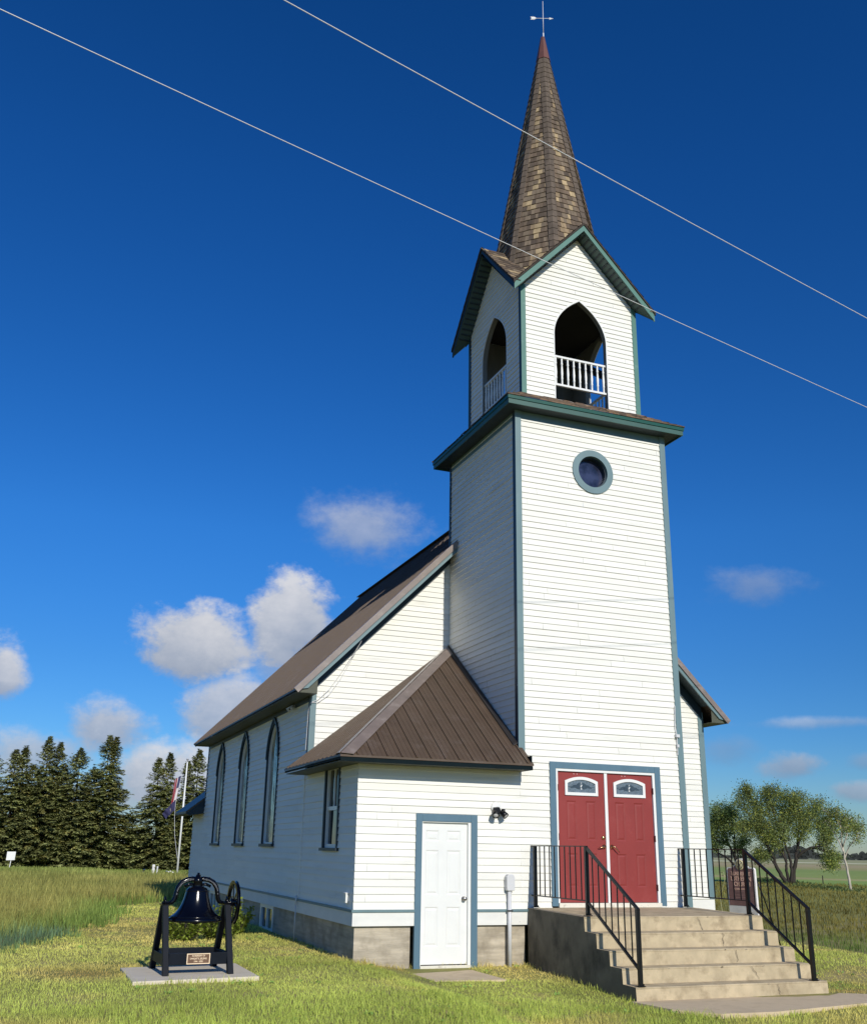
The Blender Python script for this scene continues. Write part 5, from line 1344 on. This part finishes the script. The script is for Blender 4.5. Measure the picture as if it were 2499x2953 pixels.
# rough field on the right
n = 420000; x, y = scatter(n, 5.5, 52, -9, 56)
d = camdist(x, y); p = np.clip((17 / d) ** 1.5, 0, 1); xe = np.interp(y, [q[1] for q in right_edge], [q[0] for q in right_edge])
t = x * .7 + y * .71
k = keep(x, y) & (x > xe + .3 * (vnoise(x, y, .7, 3) - .5)) & (t < 57 + 3 * vnoise(x, y, 6, 4)) & (rng.random(n) < p); x, y = x[k], y[k]; d = camdist(x, y); xe = np.interp(y, [q[1] for q in right_edge], [q[0] for q in right_edge])
pat = vnoise(x, y, 3, 12) * .6 + vnoise(x, y, .8, 13) * .4; e = np.clip((x - xe) / 4, 0, 1)[:, None]
col = np.array([[.72, 1.12, .8]]) * (1 - e) + np.array([[1.12, 1.0, .8]]) * e; col *= (.75 + .5 * pat[:, None]) * rng.uniform(.75, 1.25, (len(x), 1))
blades('field_grass', x, y, rng.uniform(.07, .17, len(x)), rng.uniform(.006, .011, len(x)) * np.clip(d / 13, 1, 5), col, M['fieldgrass'], 'rough olive field grass right of the steps', 'grass', lean=.5)
# low brush at the field edge
R = random.Random(3); mb = MB()
for k in range(120):
    t = R.random(); x, y = 33 + 12 * t + R.gauss(0, .5), 27.5 + 23 * t * 1.0 + R.gauss(0, .5) ; z = g1(x, y)
    if R.random() < .5 and .35 < t < .6: continue
    for q in range(14):
        p = V((x + R.gauss(0, .35), y + R.gauss(0, .35), z + R.uniform(0, .12))); a = V((R.gauss(0, 1), R.gauss(0, 1), R.gauss(.5, .5))).normalized(); b2 = a.cross(V((R.random(), R.random(), 1))).normalized(); g = R.uniform(.4, .9); mb.tint = (g * .9, g, g)
        mb.face([p, p + a * .08 + b2 * .04, p + a * .16, p + a * .08 - b2 * .04])
mb.build('field_edge_brush', M['leaf'], None, 'ragged low brush along the near edge of the right-hand field', 'brush', kind='stuff')

# ---------------------------------------------------------------- sun, sky, camera
SUN = V((.035, -1, .52)).normalized(); EL = math.asin(SUN.z)
sl_ = bpy.data.lights.new('sun', 'SUN'); sl_.energy = 3.85; sl_.angle = rad(.5); sl_.color = (1, .95, .84)
so = bpy.data.objects.new('sun', sl_); COL.objects.link(so); so.rotation_euler = SUN.to_track_quat('Z', 'Y').to_euler(); so.location = (5, -40, 40)

cam_p = dict(f=2850.9944, pu=1237.0735, pv=1508.7772, yaw=-.3708, pit=.3187, rol=.0184)
CAM = V((-7.4067, -14.7962, 1.3203))
cy_, sy_ = cos(cam_p['yaw']), sin(cam_p['yaw']); cp, sp_ = cos(cam_p['pit']), sin(cam_p['pit']); cr_, sr_ = cos(cam_p['rol']), sin(cam_p['rol'])
fwd = V((-sy_ * cp, cy_ * cp, sp_)); r_ = V((cy_, sy_, 0)); u_ = r_.cross(fwd); rt = r_ * cr_ + u_ * sr_; ut = r_ * -sr_ + u_ * cr_
cd = bpy.data.cameras.new('camera'); co_ = bpy.data.objects.new('camera', cd); COL.objects.link(co_)
co_.matrix_world = Matrix(((rt.x, ut.x, -fwd.x, CAM.x), (rt.y, ut.y, -fwd.y, CAM.y), (rt.z, ut.z, -fwd.z, CAM.z), (0, 0, 0, 1)))
cd.sensor_fit = 'HORIZONTAL'; cd.sensor_width = 36; cd.lens = cam_p['f'] / 2499 * 36
cd.shift_x = (1249.5 - cam_p['pu']) / 2499; cd.shift_y = (cam_p['pv'] - 1476.5) / 2499; cd.clip_start = .1; cd.clip_end = 6000
SC.camera = co_
def ray(vx, vy):     # direction seen at a point of the photograph (1764-px scale): used only to place clouds in the sky
    u, v = vx * 1.41667, vy * 1.41667
    return (fwd + rt * ((u - cam_p['pu']) / cam_p['f']) - ut * ((v - cam_p['pv']) / cam_p['f'])).normalized()

W = bpy.data.worlds.new('World'); SC.world = W; W.use_nodes = True; nt = W.node_tree; bg = nt.nodes['Background']
sky = nt.nodes.new('ShaderNodeTexSky'); sky.sky_type = 'NISHITA'; sky.sun_disc = False; sky.sun_elevation = EL; sky.sun_rotation = math.atan2(SUN.x, SUN.y)
sky.altitude = 500; sky.air_density = 1.0; sky.dust_density = .3; sky.ozone_density = 3.0
hs = nt.nodes.new('ShaderNodeHueSaturation'); hs.inputs['Saturation'].default_value = 1.27; hs.inputs['Value'].default_value = 1.0; nt.links.new(sky.outputs[0], hs.inputs['Color'])
gm = nt.nodes.new('ShaderNodeGamma'); gm.inputs['Gamma'].default_value = 1.25; nt.links.new(hs.outputs[0], gm.inputs[0])
tc0 = nt.nodes.new('ShaderNodeTexCoord'); sx_ = nt.nodes.new('ShaderNodeSeparateXYZ'); nt.links.new(tc0.outputs['Generated'], sx_.inputs[0])
tr_ = ramp(nt, sx_.outputs['Z'], [(0., (.30, .36, .50)), (.05, (.27, .37, .52)), (.10, (.26, .40, .56)), (.17, (.30, .46, .60)), (.30, (.40, .62, .76)), (.6, (.37, .67, .84)), (.8, (.33, .66, .80))])
skc = mix(nt, gm.outputs[0], tr_, 1.0, 'MULTIPLY')
tc = nt.nodes.new('ShaderNodeTexCoord')
def wm(op, a, b_=0., c=None):
    n = nt.nodes.new('ShaderNodeMath'); n.operation = op
    for i, v in enumerate((a, b_) if c is None else (a, b_, c)):
        if hasattr(v, 'is_output'): nt.links.new(v, n.inputs[i])
        else: n.inputs[i].default_value = v
    return n.outputs[0]
def wdot(vec, src=None):
    n = nt.nodes.new('ShaderNodeVectorMath'); n.operation = 'DOT_PRODUCT'; nt.links.new(src or tc.outputs['Generated'], n.inputs[0]); n.inputs[1].default_value = vec; return n.outputs['Value']
def wnoise(scale, detail, rough=.6, stretch=(1, 1, 1.4), loc=(0, 0, 0)):
    mp = nt.nodes.new('ShaderNodeMapping'); mp.inputs['Scale'].default_value = stretch; mp.inputs['Location'].default_value = loc; nt.links.new(tc.outputs['Generated'], mp.inputs[0])
    n = nt.nodes.new('ShaderNodeTexNoise'); n.inputs['Scale'].default_value = scale; n.inputs['Detail'].default_value = detail; n.inputs['Roughness'].default_value = rough; nt.links.new(mp.outputs[0], n.inputs['Vector']); return n.outputs['Fac']
n1 = wnoise(11, 7, .6); n2 = wnoise(34, 5, .65, loc=(3, 1, 2))
nz = wm('ADD', wm('MULTIPLY', wm('SUBTRACT', n1, .5), 1.9), wm('MULTIPLY', wm('SUBTRACT', n2, .5), 1.0))
# cx, cy, rx, ry_up, ry_down (photo px), strength, softness, brightness
clouds = [(735, 1070, 150, 105, 90, .64, .85, .92), (388, 1325, 138, 130, 80, 1.0, .42, 1.0), (598, 1275, 105, 132, 100, .97, .40, .99), (480, 1440, 120, 80, 85, .88, .45, .97),
          (-8, 1385, 62, 95, 42, .95, .5, .98), (215, 1480, 100, 75, 70, .9, .6, .95), (70, 1535, 150, 70, 90, .8, .7, .95), (335, 1580, 170, 75, 90, .93, .55, 1.0), (130, 1610, 340, 70, 80, .6, .9, .95),
          (1530, 1190, 105, 45, 55, .42, .8, .72), (1480, 1525, 75, 35, 40, .35, .9, .55), (1612, 1560, 70, 32, 34, .75, .6, .74), (1735, 1610, 60, 22, 28, .7, .6, .76), (1690, 1470, 190, 14, 16, .4, .9, 1.0), (1770, 1550, 50, 20, 20, .4, .8, .6), (560, 1350, 60, 60, 90, .5, .8, .85)]
px = 1.41667 / cam_p['f']
dens = None; bright = None
for cx, cy, rx, ru, rd, stg, soft, br in clouds:
    c = ray(cx, cy); rr = c.cross(Z).normalized(); uu = rr.cross(c)
    a = wm('DIVIDE', wdot(rr), rx * px); v = wdot(uu)
    bq = wm('ADD', wm('DIVIDE', wm('MAXIMUM', v, 0.), ru * px), wm('DIVIDE', wm('MINIMUM', v, 0.), rd * px))
    r2 = wm('SQRT', wm('ADD', wm('MULTIPLY', a, a), wm('MULTIPLY', bq, bq)))
    f = wm('ADD', wm('SUBTRACT', 1.0, r2), wm('MULTIPLY', nz, .85))
    facing = wm('GREATER_THAN', wdot(c), 0.)
    mr = nt.nodes.new('ShaderNodeMapRange'); mr.interpolation_type = 'SMOOTHSTEP'; nt.links.new(f, mr.inputs['Value']); mr.inputs['From Min'].default_value = .02; mr.inputs['From Max'].default_value = .1 + soft; mr.inputs['To Max'].default_value = stg
    dk = wm('MULTIPLY', mr.outputs[0], facing)
    sh = wm('MULTIPLY', wm('ADD', wm('ADD', .76, wm('MULTIPLY', bq, .30)), wm('MULTIPLY', nz, .30)), br)
    w = wm('MULTIPLY', dk, sh)
    if dens is None: dens, bright, wsum = dk, w, dk
    else: dens = wm('MAXIMUM', dens, dk); bright = wm('ADD', bright, w); wsum = wm('ADD', wsum, dk)
lum = wm('DIVIDE', bright, wm('MAXIMUM', wsum, .001))
cc = nt.nodes.new('ShaderNodeValToRGB'); nt.links.new(lum, cc.inputs[0]); el = cc.color_ramp.elements
el[0].position = .35; el[0].color = (.23, .31, .46, 1); el[1].position = 1.0; el[1].color = (.80, .81, .86, 1); e2 = el.new(.7); e2.color = (.46, .52, .64, 1)
SKYS = .10
cs = nt.nodes.new('ShaderNodeVectorMath'); cs.operation = 'SCALE'; nt.links.new(cc.outputs[0], cs.inputs[0]); cs.inputs['Scale'].default_value = .85 / SKYS
mx = nt.nodes.new('ShaderNodeMix'); mx.data_type = 'RGBA'; nt.links.new(dens, mx.inputs[0]); nt.links.new(skc, mx.inputs[6]); nt.links.new(cs.outputs[0], mx.inputs[7])
nt.links.new(mx.outputs[2], bg.inputs['Color']); bg.inputs['Strength'].default_value = SKYS

SC.render.engine = 'CYCLES'; SC.cycles.use_denoising = True; SC.cycles.max_bounces = 6; SC.cycles.transparent_max_bounces = 4
SC.view_settings.view_transform = 'Standard'; SC.view_settings.look = 'None'; SC.view_settings.exposure = 0; SC.view_settings.gamma = 1
SC.render.resolution_x, SC.render.resolution_y = 866, 1024
